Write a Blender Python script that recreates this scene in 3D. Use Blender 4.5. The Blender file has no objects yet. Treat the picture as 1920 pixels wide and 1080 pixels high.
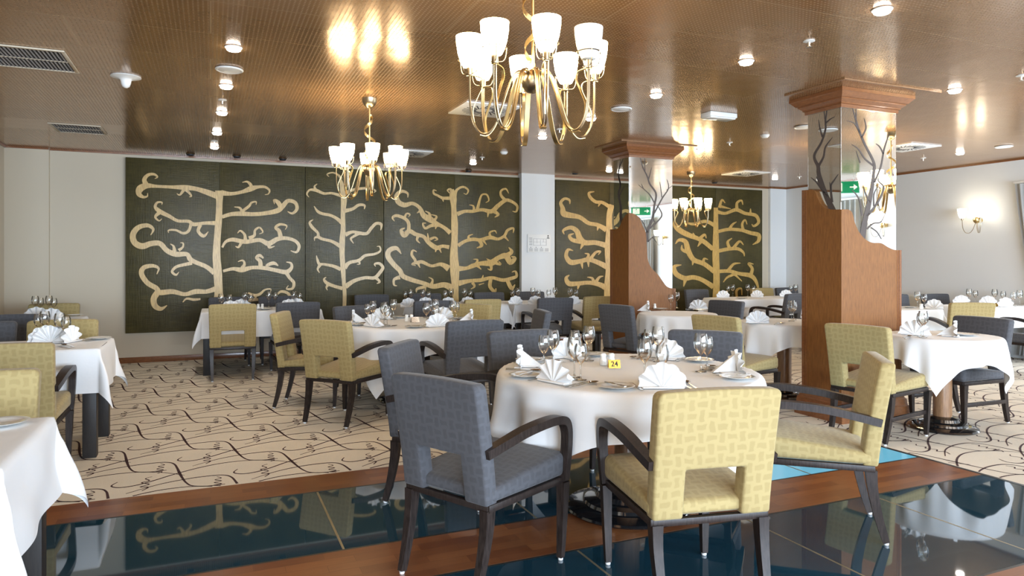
import bpy, bmesh, math, random
from math import sin, cos, pi, radians as R, hypot, atan2, sqrt
from mathutils import Vector, Matrix
random.seed(7)
scene = bpy.context.scene
COL = scene.collection
# ------------------------------------------------------------------ camera
FPX, YAW, HOR, EYE = 1310.0, R(23.33), 491.0, 1.34
cam_d = bpy.data.cameras.new('camera'); cam = bpy.data.objects.new('camera', cam_d); COL.objects.link(cam)
cam_d.sensor_width = 36.0; cam_d.lens = FPX/1920*36.0; cam_d.shift_y = (HOR-540)/1920.0
cam_d.clip_start = 0.05
cam.location = (0, 0, EYE); cam.rotation_euler = (pi/2, 0, -YAW)
scene.camera = cam
scene.view_settings.view_transform = 'Standard'; scene.view_settings.look = 'None'
scene.view_settings.gamma = 1.0; scene.view_settings.exposure = 0.42
scene.view_settings.use_curve_mapping = False
scene.cycles.max_bounces = 7; scene.cycles.diffuse_bounces = 3; scene.cycles.glossy_bounces = 4
scene.cycles.transparent_max_bounces = 16; scene.cycles.transmission_bounces = 4
scene.cycles.caustics_reflective = False; scene.cycles.caustics_refractive = False
scene.cycles.sample_clamp_indirect = 4.0
scene.cycles.use_denoising = True
# ------------------------------------------------------------------ world and daylight
w = bpy.data.worlds.new('world'); scene.world = w; w.use_nodes = True
w.node_tree.nodes['Background'].inputs[0].default_value = (0.75, 0.85, 1.0, 1)
w.node_tree.nodes['Background'].inputs[1].default_value = 0.6
def area(name, loc, rot, sx, sy, power, col):
    l = bpy.data.lights.new(name, 'AREA'); l.shape = 'RECTANGLE'; l.size = sx; l.size_y = sy
    l.energy = power; l.color = col
    o = bpy.data.objects.new(name, l); COL.objects.link(o); o.location = loc; o.rotation_euler = rot
    return o
# daylight falling in through the windows of the wall behind the camera and of the right wall
for i, x in enumerate((-0.6, 2.4, 5.4, 8.4)):
    area('window_daylight', (x, -4.88, 1.5), (R(90), 0, 0), 2.2, 2.1, 380, (0.66, 0.82, 1.0))
area('window_daylight', (10.2, 4.4, 1.45), (R(90), 0, R(90)), 2.2, 1.9, 90, (0.8, 0.9, 1.0))
area('window_daylight', (-2.2, -1.2, 1.45), (R(90), 0, R(-90)), 2.6, 1.9, 48, (1.0, 0.95, 0.88))

ROOM = dict(x0=-2.35, x1=10.35, y0=-5.0, y1=10.5, h=2.75)
def ray(px, py):
    u = (px-960)/FPX; v = (HOR-py)/FPX
    return Vector((sin(YAW)+u*cos(YAW), cos(YAW)-u*sin(YAW), v))
EYEV = Vector((0, 0, EYE))
def onz(px, py, z):
    d = ray(px, py); t = (z-EYE)/d.z; return EYEV+d*t
def ony(px, py, y):
    d = ray(px, py); return EYEV+d*(y/d.y)
def onx(px, py, x):
    d = ray(px, py); return EYEV+d*(x/d.x)
# ------------------------------------------------------------------ materials
def newmat(name):
    m = bpy.data.materials.new(name); m.use_nodes = True
    nt = m.node_tree; return m, nt, nt.nodes['Principled BSDF']
def pmat(name, col, rough=0.5, metal=0.0, **kw):
    m, nt, b = newmat(name)
    b.inputs['Base Color'].default_value = (*col, 1); b.inputs['Roughness'].default_value = rough
    b.inputs['Metallic'].default_value = metal
    for k, v in kw.items():
        b.inputs[k.replace('_', ' ')].default_value = v
    return m
def N(nt, t, **kw):
    n = nt.nodes.new(t)
    for k, v in kw.items():
        if k in n.inputs: n.inputs[k].default_value = v
        else: setattr(n, k, v)
    return n
def L(nt, a, b): nt.links.new(a, b)
def M_(nt, op, a, b=None, c=None):
    n = nt.nodes.new('ShaderNodeMath'); n.operation = op
    for i, v in enumerate((a, b, c)):
        if v is None: continue
        if isinstance(v, (int, float)): n.inputs[i].default_value = v
        else: nt.links.new(v, n.inputs[i])
    return n.outputs[0]
def mixc(nt, fac, a, b):
    n = nt.nodes.new('ShaderNodeMix'); n.data_type = 'RGBA'
    for i, v in ((0, fac), (6, a), (7, b)):
        if isinstance(v, (int, float)): n.inputs[i].default_value = v
        elif isinstance(v, tuple): n.inputs[i].default_value = (*v, 1)
        else: nt.links.new(v, n.inputs[i])
    return n.outputs[2]
def bump(nt, b, h, strength=0.3, dist=0.002):
    n = nt.nodes.new('ShaderNodeBump'); n.inputs['Strength'].default_value = strength
    n.inputs['Distance'].default_value = dist
    nt.links.new(h, n.inputs['Height']); nt.links.new(n.outputs[0], b.inputs['Normal'])
def fabric(name, c1, c2, rough=0.85):
    """upholstery with an interlocking basket weave, laid out in the mesh's own UVs (metres)"""
    m, nt, b = newmat(name)
    tc = N(nt, 'ShaderNodeTexCoord'); sep = N(nt, 'ShaderNodeSeparateXYZ')
    nz = N(nt, 'ShaderNodeTexNoise', Scale=28.0, Detail=1.0)
    L(nt, tc.outputs['UV'], nz.inputs['Vector'])
    vm = N(nt, 'ShaderNodeVectorMath', operation='MULTIPLY_ADD')
    L(nt, nz.outputs['Color'], vm.inputs[0]); vm.inputs[1].default_value = (0.018, 0.018, 0); L(nt, tc.outputs['UV'], vm.inputs[2])
    L(nt, vm.outputs[0], sep.inputs[0])
    s = 1/0.042
    u = M_(nt, 'MULTIPLY', sep.outputs[0], s); v = M_(nt, 'MULTIPLY', sep.outputs[1], s)
    par = M_(nt, 'MODULO', M_(nt, 'ABSOLUTE', M_(nt, 'ADD', M_(nt, 'FLOOR', u), M_(nt, 'FLOOR', v))), 2.0)
    fu = M_(nt, 'ABSOLUTE', M_(nt, 'SUBTRACT', M_(nt, 'FRACT', u), 0.5)); fv = M_(nt, 'ABSOLUTE', M_(nt, 'SUBTRACT', M_(nt, 'FRACT', v), 0.5))
    def soft(x, lim):
        n = N(nt, 'ShaderNodeMapRange'); n.inputs[1].default_value = lim+.05; n.inputs[2].default_value = lim-.05; L(nt, x, n.inputs[0]); return n.outputs[0]
    def bar(a, bb):
        return M_(nt, 'MULTIPLY', soft(a, 0.46), soft(bb, 0.24))
    k = M_(nt, 'ADD', M_(nt, 'MULTIPLY', par, bar(fu, fv)), M_(nt, 'MULTIPLY', M_(nt, 'SUBTRACT', 1.0, par), bar(fv, fu)))
    n2 = N(nt, 'ShaderNodeTexNoise', Scale=9.0, Detail=3.0); L(nt, tc.outputs['UV'], n2.inputs['Vector'])
    n3 = N(nt, 'ShaderNodeTexNoise', Scale=420.0, Detail=1.0); L(nt, tc.outputs['UV'], n3.inputs['Vector'])
    k = M_(nt, 'MULTIPLY', k, M_(nt, 'ADD', 0.55, M_(nt, 'MULTIPLY', n2.outputs[0], 0.7)))
    c = mixc(nt, k, c1, c2)
    c = mixc(nt, M_(nt, 'MULTIPLY', n3.outputs[0], 0.25), c, tuple(x*0.6 for x in c2))
    L(nt, c, b.inputs['Base Color']); b.inputs['Roughness'].default_value = rough
    b.inputs['Sheen Weight'].default_value = 0.15; b.inputs['Sheen Roughness'].default_value = 0.4
    bump(nt, b, M_(nt, 'ADD', k, n3.outputs[0]), 0.25, 0.001)
    return m
def wood(name, c1, c2, scale=(1, 1, 1), rough=0.35, coat=0.0, co='Object', grain=14.0):
    m, nt, b = newmat(name)
    tc = N(nt, 'ShaderNodeTexCoord'); mp = N(nt, 'ShaderNodeMapping'); mp.inputs['Scale'].default_value = scale
    L(nt, tc.outputs[co], mp.inputs['Vector'])
    n1 = N(nt, 'ShaderNodeTexNoise', Scale=grain, Detail=5.0, Roughness=0.6); L(nt, mp.outputs[0], n1.inputs['Vector'])
    r = N(nt, 'ShaderNodeValToRGB'); r.color_ramp.elements[0].position = 0.3; r.color_ramp.elements[1].position = 0.72
    r.color_ramp.elements[0].color = (*c1, 1); r.color_ramp.elements[1].color = (*c2, 1)
    L(nt, n1.outputs[0], r.inputs[0]); L(nt, r.outputs[0], b.inputs['Base Color'])
    b.inputs['Roughness'].default_value = rough; b.inputs['Coat Weight'].default_value = coat
    b.inputs['Coat Roughness'].default_value = 0.15
    bump(nt, b, n1.outputs[0], 0.12, 0.001)
    return m
MAT = {}
MAT['yellow'] = fabric('mustard_fabric', (0.42, 0.325, 0.142), (0.355, 0.27, 0.112))
MAT['grey'] = fabric('charcoal_fabric', (0.084, 0.086, 0.097), (0.068, 0.069, 0.077))
MAT['chairwood'] = wood('dark_stained_wood', (0.010, 0.007, 0.006), (0.045, 0.032, 0.028), (9, 9, 1.2), 0.38, 0.0)
MAT['chairwood'].node_tree.nodes['Principled BSDF'].inputs['Specular IOR Level'].default_value = 0.3
MAT['tablewood'] = wood('black_stained_wood', (0.010, 0.009, 0.009), (0.022, 0.018, 0.016), (9, 9, 1.2), 0.5, 0.0)
MAT['pedestal'] = wood('walnut_veneer', (0.20, 0.10, 0.045), (0.33, 0.18, 0.09), (6, 6, 0.8), 0.35, 0.3)
MAT['cherry'] = wood('cherry_veneer', (0.17, 0.063, 0.014), (0.28, 0.112, 0.027), (5, 5, 0.7), 0.5, 0.05)
MAT['cherrydark'] = wood('cherry_moulding', (0.17, 0.06, 0.02), (0.26, 0.10, 0.035), (2, 2, 6), 0.3, 0.4)
MAT['base'] = pmat('black_gloss', (0.008, 0.008, 0.009), 0.12, 0.0, Coat_Weight=0.8)
MAT['glide'] = pmat('white_glide', (0.75, 0.75, 0.75), 0.4)
MAT['china'] = pmat('white_china', (0.83, 0.83, 0.8), 0.12, 0, Coat_Weight=0.5)
MAT['steel'] = pmat('polished_steel', (0.62, 0.6, 0.56), 0.16, 1.0)
MAT['brass'] = pmat('polished_brass', (0.88, 0.58, 0.13), 0.22, 1.0)
MAT['lampbrass'] = pmat('satin_brass', (0.62, 0.45, 0.2), 0.3, 1.0)
MAT['lampbronze'] = pmat('brushed_bronze', (0.32, 0.26, 0.17), 0.3, 1.0)
MAT['white'] = pmat('white_plastic', (0.8, 0.8, 0.78), 0.4)
MAT['dark'] = pmat('dark_void', (0.01, 0.012, 0.02), 0.6)
MAT['ink'] = pmat('black_ink', (0.02, 0.02, 0.02), 0.5)
MAT['greyink'] = pmat('grey_ink', (0.33, 0.33, 0.34), 0.6)
MAT['mirror'] = pmat('mirror_glass', (0.86, 0.87, 0.86), 0.015, 1.0)
MAT['etch'] = pmat('etched_branch', (0.075, 0.06, 0.055), 0.6)
MAT['green'] = pmat('exit_green', (0.0, 0.22, 0.09), 0.4, Emission_Color=(0.0, 0.3, 0.12, 1), Emission_Strength=0.5)
MAT['signwhite'] = pmat('exit_white', (0.8, 0.85, 0.8), 0.4, Emission_Color=(0.8, 1, 0.85, 1), Emission_Strength=0.5)
def cloth():
    m, nt, b = newmat('white_linen')
    tc = N(nt, 'ShaderNodeTexCoord'); n = N(nt, 'ShaderNodeTexNoise', Scale=9.0, Detail=3.0); L(nt, tc.outputs['Object'], n.inputs['Vector'])
    b.inputs['Base Color'].default_value = (0.84, 0.84, 0.84, 1); b.inputs['Roughness'].default_value = 0.75
    b.inputs['Sheen Weight'].default_value = 0.15
    bump(nt, b, n.outputs[0], 0.25, 0.01); return m
MAT['cloth'] = cloth()
MAT['napkin'] = pmat('napkin_cotton', (0.84, 0.84, 0.84), 0.7)
def wineglass():
    m = bpy.data.materials.new('clear_glass'); m.use_nodes = True; nt = m.node_tree
    for n in list(nt.nodes): nt.nodes.remove(n)
    out = N(nt, 'ShaderNodeOutputMaterial'); tr = N(nt, 'ShaderNodeBsdfTransparent', Color=(0.94, 0.95, 0.94, 1))
    gl = N(nt, 'ShaderNodeBsdfGlossy', Roughness=0.02, Color=(1, 1, 1, 1)); fr = N(nt, 'ShaderNodeLayerWeight', Blend=0.32)
    mx = N(nt, 'ShaderNodeMixShader'); L(nt, M_(nt, 'MULTIPLY_ADD', fr.outputs['Fresnel'], 0.9, 0.05), mx.inputs[0])
    L(nt, tr.outputs[0], mx.inputs[1]); L(nt, gl.outputs[0], mx.inputs[2]); L(nt, mx.outputs[0], out.inputs[0])
    return m
MAT['glass'] = wineglass()
def emis(name, col, st):
    m, nt, b = newmat(name)
    b.inputs['Base Color'].default_value = (0.8, 0.8, 0.78, 1); b.inputs['Roughness'].default_value = 0.4
    b.inputs['Emission Color'].default_value = (*col, 1); b.inputs['Emission Strength'].default_value = st
    return m
MAT['shade_lit'] = emis('lit_frosted_glass', (1.0, 0.78, 0.46), 20.0)
MAT['sconce_lit'] = emis('lit_sconce_glass', (1.0, 0.88, 0.68), 9.0)
MAT['shade_off'] = pmat('unlit_frosted_glass', (0.72, 0.72, 0.66), 0.45)
MAT['down_lit'] = emis('downlight_lens', (1.0, 0.93, 0.85), 28.0)
def wallpaint(name, col):
    m, nt, b = newmat(name)
    tc = N(nt, 'ShaderNodeTexCoord'); n = N(nt, 'ShaderNodeTexNoise', Scale=60.0, Detail=3.0); L(nt, tc.outputs['Object'], n.inputs['Vector'])
    b.inputs['Base Color'].default_value = (*col, 1); b.inputs['Roughness'].default_value = 0.7
    bump(nt, b, n.outputs[0], 0.06, 0.003); return m
MAT['wall'] = wallpaint('cream_wall_paint', (0.59, 0.51, 0.39))  # same paint as the white walls, warm light put into the colour
MAT['wallwhite'] = wallpaint('white_wall_paint', (0.73, 0.745, 0.75))
MAT['curtain'] = pmat('grey_curtain', (0.42, 0.42, 0.41), 0.8)
def ceilmat():
    m, nt, b = newmat('perforated_bronze_panel')
    tc = N(nt, 'ShaderNodeTexCoord'); sep = N(nt, 'ShaderNodeSeparateXYZ'); L(nt, tc.outputs['Object'], sep.inputs[0])
    X, Y = sep.outputs[0], sep.outputs[1]
    br = N(nt, 'ShaderNodeTexBrick'); br.offset = 0.37; br.inputs['Scale'].default_value = 1.0
    br.inputs['Color1'].default_value = (0.0, 0, 0, 1); br.inputs['Color2'].default_value = (1, 1, 1, 1)
    br.inputs['Mortar'].default_value = (0.5, 0.5, 0.5, 1)
    br.inputs['Mortar Size'].default_value = 0.0045; br.inputs['Brick Width'].default_value = 2.15; br.inputs['Row Height'].default_value = 0.6
    br.inputs['Mortar Smooth'].default_value = 0.0; br.inputs['Bias'].default_value = 0.0
    L(nt, tc.outputs['Object'], br.inputs['Vector'])
    g = 1/0.026
    a = M_(nt, 'SUBTRACT', M_(nt, 'FRACT', M_(nt, 'MULTIPLY', X, g)), 0.5); c = M_(nt, 'SUBTRACT', M_(nt, 'FRACT', M_(nt, 'MULTIPLY', Y, g)), 0.5)
    rr = M_(nt, 'ADD', M_(nt, 'MULTIPLY', a, a), M_(nt, 'MULTIPLY', c, c))
    dot = M_(nt, 'LESS_THAN', rr, 0.045)
    # every panel is perforated or plain; a brick-sized random value decides
    val = N(nt, 'ShaderNodeSeparateColor'); L(nt, br.outputs['Color'], val.inputs[0])
    perf = M_(nt, 'LESS_THAN', val.outputs[0], 0.8)
    dot = M_(nt, 'MULTIPLY', dot, perf)
    n = N(nt, 'ShaderNodeTexNoise', Scale=1.3, Detail=4.0); mp = N(nt, 'ShaderNodeMapping'); mp.inputs['Scale'].default_value = (1, 12, 1)
    L(nt, tc.outputs['Object'], mp.inputs[0]); L(nt, mp.outputs[0], n.inputs['Vector'])
    base = mixc(nt, n.outputs[0], (0.33, 0.165, 0.06), (0.43, 0.235, 0.095))
    base = mixc(nt, M_(nt, 'MULTIPLY', val.outputs[0], 0.35), base, (0.47, 0.29, 0.14))
    base = mixc(nt, br.outputs['Fac'], base, (0.62, 0.42, 0.24))
    met = M_(nt, 'MULTIPLY', M_(nt, 'SUBTRACT', 1.0, dot), 0.5)
    col = mixc(nt, dot, base, (0.30, 0.20, 0.115))
    L(nt, col, b.inputs['Base Color']); L(nt, met, b.inputs['Metallic'])
    L(nt, M_(nt, 'ADD', 0.17, M_(nt, 'MULTIPLY', dot, 0.4)), b.inputs['Roughness'])
    b.inputs['Anisotropic'].default_value = 0.0
    n2 = N(nt, 'ShaderNodeTexNoise', Scale=3.5, Detail=1.5); L(nt, tc.outputs['Object'], n2.inputs['Vector'])
    bump(nt, b, n2.outputs[0], 0.25, 0.012)
    return m
MAT['ceiling'] = ceilmat()
def carpetmat():
    m, nt, b = newmat('cream_carpet')
    tc = N(nt, 'ShaderNodeTexCoord'); n = N(nt, 'ShaderNodeTexNoise', Scale=260.0, Detail=2.0); L(nt, tc.outputs['Object'], n.inputs['Vector'])
    n2 = N(nt, 'ShaderNodeTexNoise', Scale=2.0, Detail=3.0); L(nt, tc.outputs['Object'], n2.inputs['Vector'])
    c = mixc(nt, n.outputs[0], (0.60, 0.53, 0.43), (0.92, 0.84, 0.71)); c = mixc(nt, M_(nt, 'MULTIPLY', n2.outputs[0], 0.2), c, (0.62, 0.54, 0.43))
    L(nt, c, b.inputs['Base Color']); b.inputs['Roughness'].default_value = 0.95
    bump(nt, b, n.outputs[0], 0.5, 0.004); return m
MAT['carpet'] = carpetmat()
MAT['carpetline'] = pmat('burgundy_yarn', (0.05, 0.018, 0.02), 0.95)
def parquet():
    m, nt, b = newmat('red_brown_parquet')
    tc = N(nt, 'ShaderNodeTexCoord')
    br = N(nt, 'ShaderNodeTexBrick'); br.inputs['Scale'].default_value = 1.0; br.offset = 0.43
    br.inputs['Color1'].default_value = (0, 0, 0, 1); br.inputs['Color2'].default_value = (1, 1, 1, 1); br.inputs['Mortar'].default_value = (0.0, 0, 0, 1)
    br.inputs['Mortar Size'].default_value = 0.0012; br.inputs['Brick Width'].default_value = 0.30; br.inputs['Row Height'].default_value = 0.07
    L(nt, tc.outputs['Object'], br.inputs['Vector'])
    mp = N(nt, 'ShaderNodeMapping'); mp.inputs['Scale'].default_value = (2.5, 30, 1); L(nt, tc.outputs['Object'], mp.inputs[0])
    n = N(nt, 'ShaderNodeTexNoise', Scale=3.0, Detail=5.0); L(nt, mp.outputs[0], n.inputs['Vector'])
    sc = N(nt, 'ShaderNodeSeparateColor'); L(nt, br.outputs['Color'], sc.inputs[0])
    c = mixc(nt, sc.outputs[0], (0.19, 0.055, 0.018), (0.36, 0.13, 0.04))
    c = mixc(nt, M_(nt, 'MULTIPLY', n.outputs[0], 0.6), c, (0.12, 0.035, 0.012))
    L(nt, c, b.inputs['Base Color']); b.inputs['Roughness'].default_value = 0.3; b.inputs['Coat Weight'].default_value = 0.3
    b.inputs['Coat Roughness'].default_value = 0.2
    bump(nt, b, sc.outputs[0], 0.1, 0.001); return m
MAT['parquet'] = parquet()
MAT['floorglass'] = pmat('dark_blue_floor_glass', (0.013, 0.048, 0.074), 0.03, 0.0, IOR=1.85)
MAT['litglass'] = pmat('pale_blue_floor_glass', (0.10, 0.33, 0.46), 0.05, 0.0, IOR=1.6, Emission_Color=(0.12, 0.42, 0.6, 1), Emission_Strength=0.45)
MAT['floortrim'] = pmat('brass_floor_joint', (0.35, 0.3, 0.2), 0.35, 0.6)
MAT['darktrim'] = pmat('dark_floor_joint', (0.03, 0.035, 0.035), 0.35, 0.3)
def paintpanel():
    m, nt, b = newmat('dark_green_lacquer')
    tc = N(nt, 'ShaderNodeTexCoord')
    n1 = N(nt, 'ShaderNodeTexNoise', Scale=2.2, Detail=6.0, Roughness=0.65); L(nt, tc.outputs['Object'], n1.inputs['Vector'])
    mp = N(nt, 'ShaderNodeMapping'); mp.inputs['Scale'].default_value = (3, 1, 60); L(nt, tc.outputs['Object'], mp.inputs[0])
    n2 = N(nt, 'ShaderNodeTexNoise', Scale=2.0, Detail=4.0); L(nt, mp.outputs[0], n2.inputs['Vector'])
    mp3 = N(nt, 'ShaderNodeMapping'); mp3.inputs['Scale'].default_value = (40, 1, 2); L(nt, tc.outputs['Object'], mp3.inputs[0])
    n3 = N(nt, 'ShaderNodeTexNoise', Scale=2.0, Detail=4.0); L(nt, mp3.outputs[0], n3.inputs['Vector'])
    r = N(nt, 'ShaderNodeValToRGB'); r.color_ramp.elements[0].position = 0.3; r.color_ramp.elements[1].position = 0.75
    r.color_ramp.elements[0].color = (0.019, 0.016, 0.006, 1); r.color_ramp.elements[1].color = (0.115, 0.093, 0.03, 1)
    L(nt, M_(nt, 'ADD', M_(nt, 'MULTIPLY', n1.outputs[0], 0.5), M_(nt, 'ADD', M_(nt, 'MULTIPLY', n2.outputs[0], 0.28), M_(nt, 'MULTIPLY', n3.outputs[0], 0.22))), r.inputs[0])
    L(nt, r.outputs[0], b.inputs['Base Color']); b.inputs['Roughness'].default_value = 0.38; b.inputs['Specular IOR Level'].default_value = 0.3
    b.inputs['Coat Roughness'].default_value = 0.2
    bump(nt, b, M_(nt, 'ADD', n2.outputs[0], n3.outputs[0]), 0.6, 0.004); return m
MAT['panel'] = paintpanel()
MAT['goldtree'] = wood('gold_inlay_wood', (0.36, 0.21, 0.05), (0.70, 0.46, 0.135), (20, 1, 1.6), 0.4, 0.15, 'Object', 6.0)
# ------------------------------------------------------------------ mesh helpers
class MB:
    def __init__(s): s.v = []; s.f = []
    def add(s, vs, fs):
        o = len(s.v); s.v += [tuple(p) for p in vs]; s.f += [tuple(i+o for i in f) for f in fs]; return s
    def box(s, x0, x1, y0, y1, z0, z1):
        vs = [(x0,y0,z0),(x1,y0,z0),(x1,y1,z0),(x0,y1,z0),(x0,y0,z1),(x1,y0,z1),(x1,y1,z1),(x0,y1,z1)]
        return s.add(vs, [(0,3,2,1),(4,5,6,7),(0,1,5,4),(1,2,6,5),(2,3,7,6),(3,0,4,7)])
    def cbox(s, x0, x1, y0, y1, z0, z1, r=0.003):
        return s.rbox((x0+x1)/2, (y0+y1)/2, (z0+z1)/2, (x1-x0)/2, (y1-y0)/2, (z1-z0)/2, r, 1)
    def rbox(s, cx, cy, cz, hx, hy, hz, r, n=3, crown=0.0):
        H = (hx, hy, hz); r = min(r, hx*.999, hy*.999, hz*.999)
        def T(h):
            a = [-h + r*(1-cos(pi/4*i/n)/cos(0)*1) for i in range(0, 0)]
            e = [-h + r*(1-math.tan(pi/4*(n-i)/n)) if False else -h + r*(i/n) for i in range(n+1)]
            mid = [(-h+r)+(2*(h-r))*k/4 for k in range(1, 4)] if crown else []
            return e + mid + [-q for q in reversed(e)]
        idx = {}; vs = []; fs = []
        def vid(p):
            q = [max(-(H[i]-r), min(H[i]-r, p[i])) for i in range(3)]
            d = [p[i]-q[i] for i in range(3)]; l = sqrt(sum(x*x for x in d)) or 1
            o = [q[i]+d[i]*r/l for i in range(3)]
            if crown and o[2] > 0: o[2] += crown*(1-(o[0]/hx)**2)*(1-(o[1]/hy)**2)
            k = tuple(round(x, 5) for x in o)
            if k not in idx: idx[k] = len(vs); vs.append((cx+o[0], cy+o[1], cz+o[2]))
            return idx[k]
        for ax in range(3):
            a, b2 = (ax+1) % 3, (ax+2) % 3
            for sg in (-1, 1):
                A, B = T(H[a]), T(H[b2])
                for i in range(len(A)-1):
                    for j in range(len(B)-1):
                        q = []
                        for (ii, jj) in ((i,j),(i+1,j),(i+1,j+1),(i,j+1)):
                            p = [0,0,0]; p[ax] = sg*H[ax]; p[a] = A[ii]; p[b2] = B[jj]; q.append(vid(p))
                        if sg < 0: q.reverse()
                        q2 = []
                        for t in q:
                            if t not in q2: q2.append(t)
                        if len(q2) > 2: fs.append(tuple(q2))
        return s.add(vs, fs)
    def lathe(s, prof, n=24, c=(0,0,0), cap0=False, cap1=False):
        vs = []; fs = []
        for (r, z) in prof:
            for k in range(n):
                a = 2*pi*k/n; vs.append((c[0]+r*cos(a), c[1]+r*sin(a), c[2]+z))
        for i in range(len(prof)-1):
            for k in range(n):
                k2 = (k+1) % n; fs.append((i*n+k, i*n+k2, (i+1)*n+k2, (i+1)*n+k))
        if cap0: fs.append(tuple(range(n-1, -1, -1)))
        if cap1: fs.append(tuple((len(prof)-1)*n+k for k in range(n)))
        return s.add(vs, fs)
    def sweep(s, pts, w, h, side=None, rnd=0, cap=True):
        """rectangular (rnd=0) or round section swept along pts; w across 'side', h along the normal"""
        P = [Vector(p) for p in pts]; n = len(P)
        W = w if isinstance(w, (list, tuple)) else [w]*n; Hh = h if isinstance(h, (list, tuple)) else [h]*n
        vs = []; ring = rnd or 4; prev = None
        for i in range(n):
            t = (P[min(i+1, n-1)]-P[max(i-1, 0)]).normalized()
            if side is not None: sd = Vector(side)
            else: sd = prev if prev is not None else (Vector((0,0,1)) if abs(t.z) < 0.9 else Vector((1,0,0))).cross(t)
            sd = (sd - t*sd.dot(t)).normalized(); prev = sd; nn = t.cross(sd)
            for k in range(ring):
                if rnd: a = 2*pi*k/ring; x, y = cos(a)*W[i]/2, sin(a)*Hh[i]/2
                else: x, y = ((-1,-1),(1,-1),(1,1),(-1,1))[k]; x *= W[i]/2; y *= Hh[i]/2
                vs.append(P[i]+sd*x+nn*y)
        fs = []
        for i in range(n-1):
            for k in range(ring):
                k2 = (k+1) % ring; fs.append((i*ring+k, i*ring+k2, (i+1)*ring+k2, (i+1)*ring+k))
        if cap: fs.append(tuple(range(ring-1, -1, -1))); fs.append(tuple((n-1)*ring+k for k in range(ring)))
        return s.add(vs, fs)
    def prism(s, poly, mapf, t0, t1):
        """closed outline poly (a,b) extruded from t0 to t1 through mapf(a,b,t)"""
        n = len(poly)
        vs = [mapf(a, b, t0) for a, b in poly]+[mapf(a, b, t1) for a, b in poly]
        fs = [tuple(range(n-1, -1, -1)), tuple(range(n, 2*n))]+[(i, (i+1) % n, n+(i+1) % n, n+i) for i in range(n)]
        return s.add(vs, fs)
    def move(s, M):
        s.v = [tuple(M @ Vector(p)) for p in s.v]; return s
    def mesh(s, name, mat, smooth=40, uv=False):
        me = bpy.data.meshes.new(name); me.from_pydata(s.v, [], s.f); me.update()
        return finish(me, mat, smooth, uv)
    def build(s, name, mat, parent=None, smooth=40, uv=False):
        return link(name, s.mesh(name, mat, smooth, uv), parent)
def finish(me, mat, smooth=40, uv=False):
    bm = bmesh.new(); bm.from_mesh(me); bmesh.ops.recalc_face_normals(bm, faces=bm.faces); bm.to_mesh(me); bm.free()
    if smooth:
        me.polygons.foreach_set('use_smooth', [True]*len(me.polygons)); me.set_sharp_from_angle(angle=R(smooth))
    if uv:
        ul = me.uv_layers.new(name='UVMap')
        for p in me.polygons:
            nx, ny, nz = (abs(c) for c in p.normal)
            for li in p.loop_indices:
                c = me.vertices[me.loops[li].vertex_index].co
                ul.data[li].uv = (c.x, c.z) if ny >= nx and ny >= nz else ((c.y, c.z) if nx >= nz else (c.x, c.y))
    if mat: me.materials.append(mat)
    return me
def link(name, me, parent=None):
    o = bpy.data.objects.new(name, me); COL.objects.link(o)
    if parent is not None: o.parent = parent
    return o
def empty(name, loc=(0,0,0), rz=0.0):
    o = bpy.data.objects.new(name, None); COL.objects.link(o); o.location = loc; o.rotation_euler = (0,0,rz)
    o.empty_display_size = 0.1; return o
def tag(o, label=None, cat=None, group=None, kind=None):
    for k, v in (('label', label), ('category', cat), ('group', group), ('kind', kind)):
        if v: o[k] = v
    return o
KIDS = {}
def clone(o, parent=None):
    c = o.copy(); COL.objects.link(c)
    if parent is not None: c.parent = parent
    for ch in o.children: clone(ch, c)
    return c
def smoothpath(pts, k=6):
    """Catmull-Rom through pts (tuples of any length)"""
    if len(pts) < 3: return [tuple(p) for p in pts]
    P = [pts[0]]+list(pts)+[pts[-1]]; out = []
    for i in range(1, len(P)-2):
        a, b, c, d = P[i-1], P[i], P[i+1], P[i+2]
        for j in range(k):
            t = j/k
            out.append(tuple(0.5*((2*b[q])+(-a[q]+c[q])*t+(2*a[q]-5*b[q]+4*c[q]-d[q])*t*t+(-a[q]+3*b[q]-3*c[q]+d[q])*t**3) for q in range(len(b))))
    out.append(tuple(pts[-1])); return out
def ribbon(mb, pts, mapf, k=5, depth=None):
    """tapering flat band along pts (a, b, width); mapf(a,b,t) -> 3D; depth closes it into a thin solid"""
    S = smoothpath(pts, k); n = len(S); Lf = []; Rt = []
    for i, (a, b, w_) in enumerate(S):
        p0 = S[max(i-1, 0)]; p1 = S[min(i+1, n-1)]; dx, dy = p1[0]-p0[0], p1[1]-p0[1]; l = hypot(dx, dy) or 1
        w_ = max(w_, 0.0004)
        Lf.append((a-dy/l*w_/2, b+dx/l*w_/2)); Rt.append((a+dy/l*w_/2, b-dx/l*w_/2))
    if depth is None:
        vs = [mapf(a, b, 0) for a, b in Lf]+[mapf(a, b, 0) for a, b in Rt]
        mb.add(vs, [(i, i+1, n+i+1, n+i) for i in range(n-1)])
    else:
        vs = [mapf(a, b, 0) for a, b in Lf]+[mapf(a, b, 0) for a, b in Rt]+[mapf(a, b, depth) for a, b in Lf]+[mapf(a, b, depth) for a, b in Rt]
        fs = []
        for i in range(n-1):
            fs += [(2*n+i, 2*n+i+1, 3*n+i+1, 3*n+i), (i, i+1, 2*n+i+1, 2*n+i), (n+i, 3*n+i, 3*n+i+1, n+i+1)]
        fs += [(0, 2*n, 3*n, n), (n-1, 2*n-1, 4*n-1, 3*n-1)]
        mb.add(vs, fs)
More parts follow.
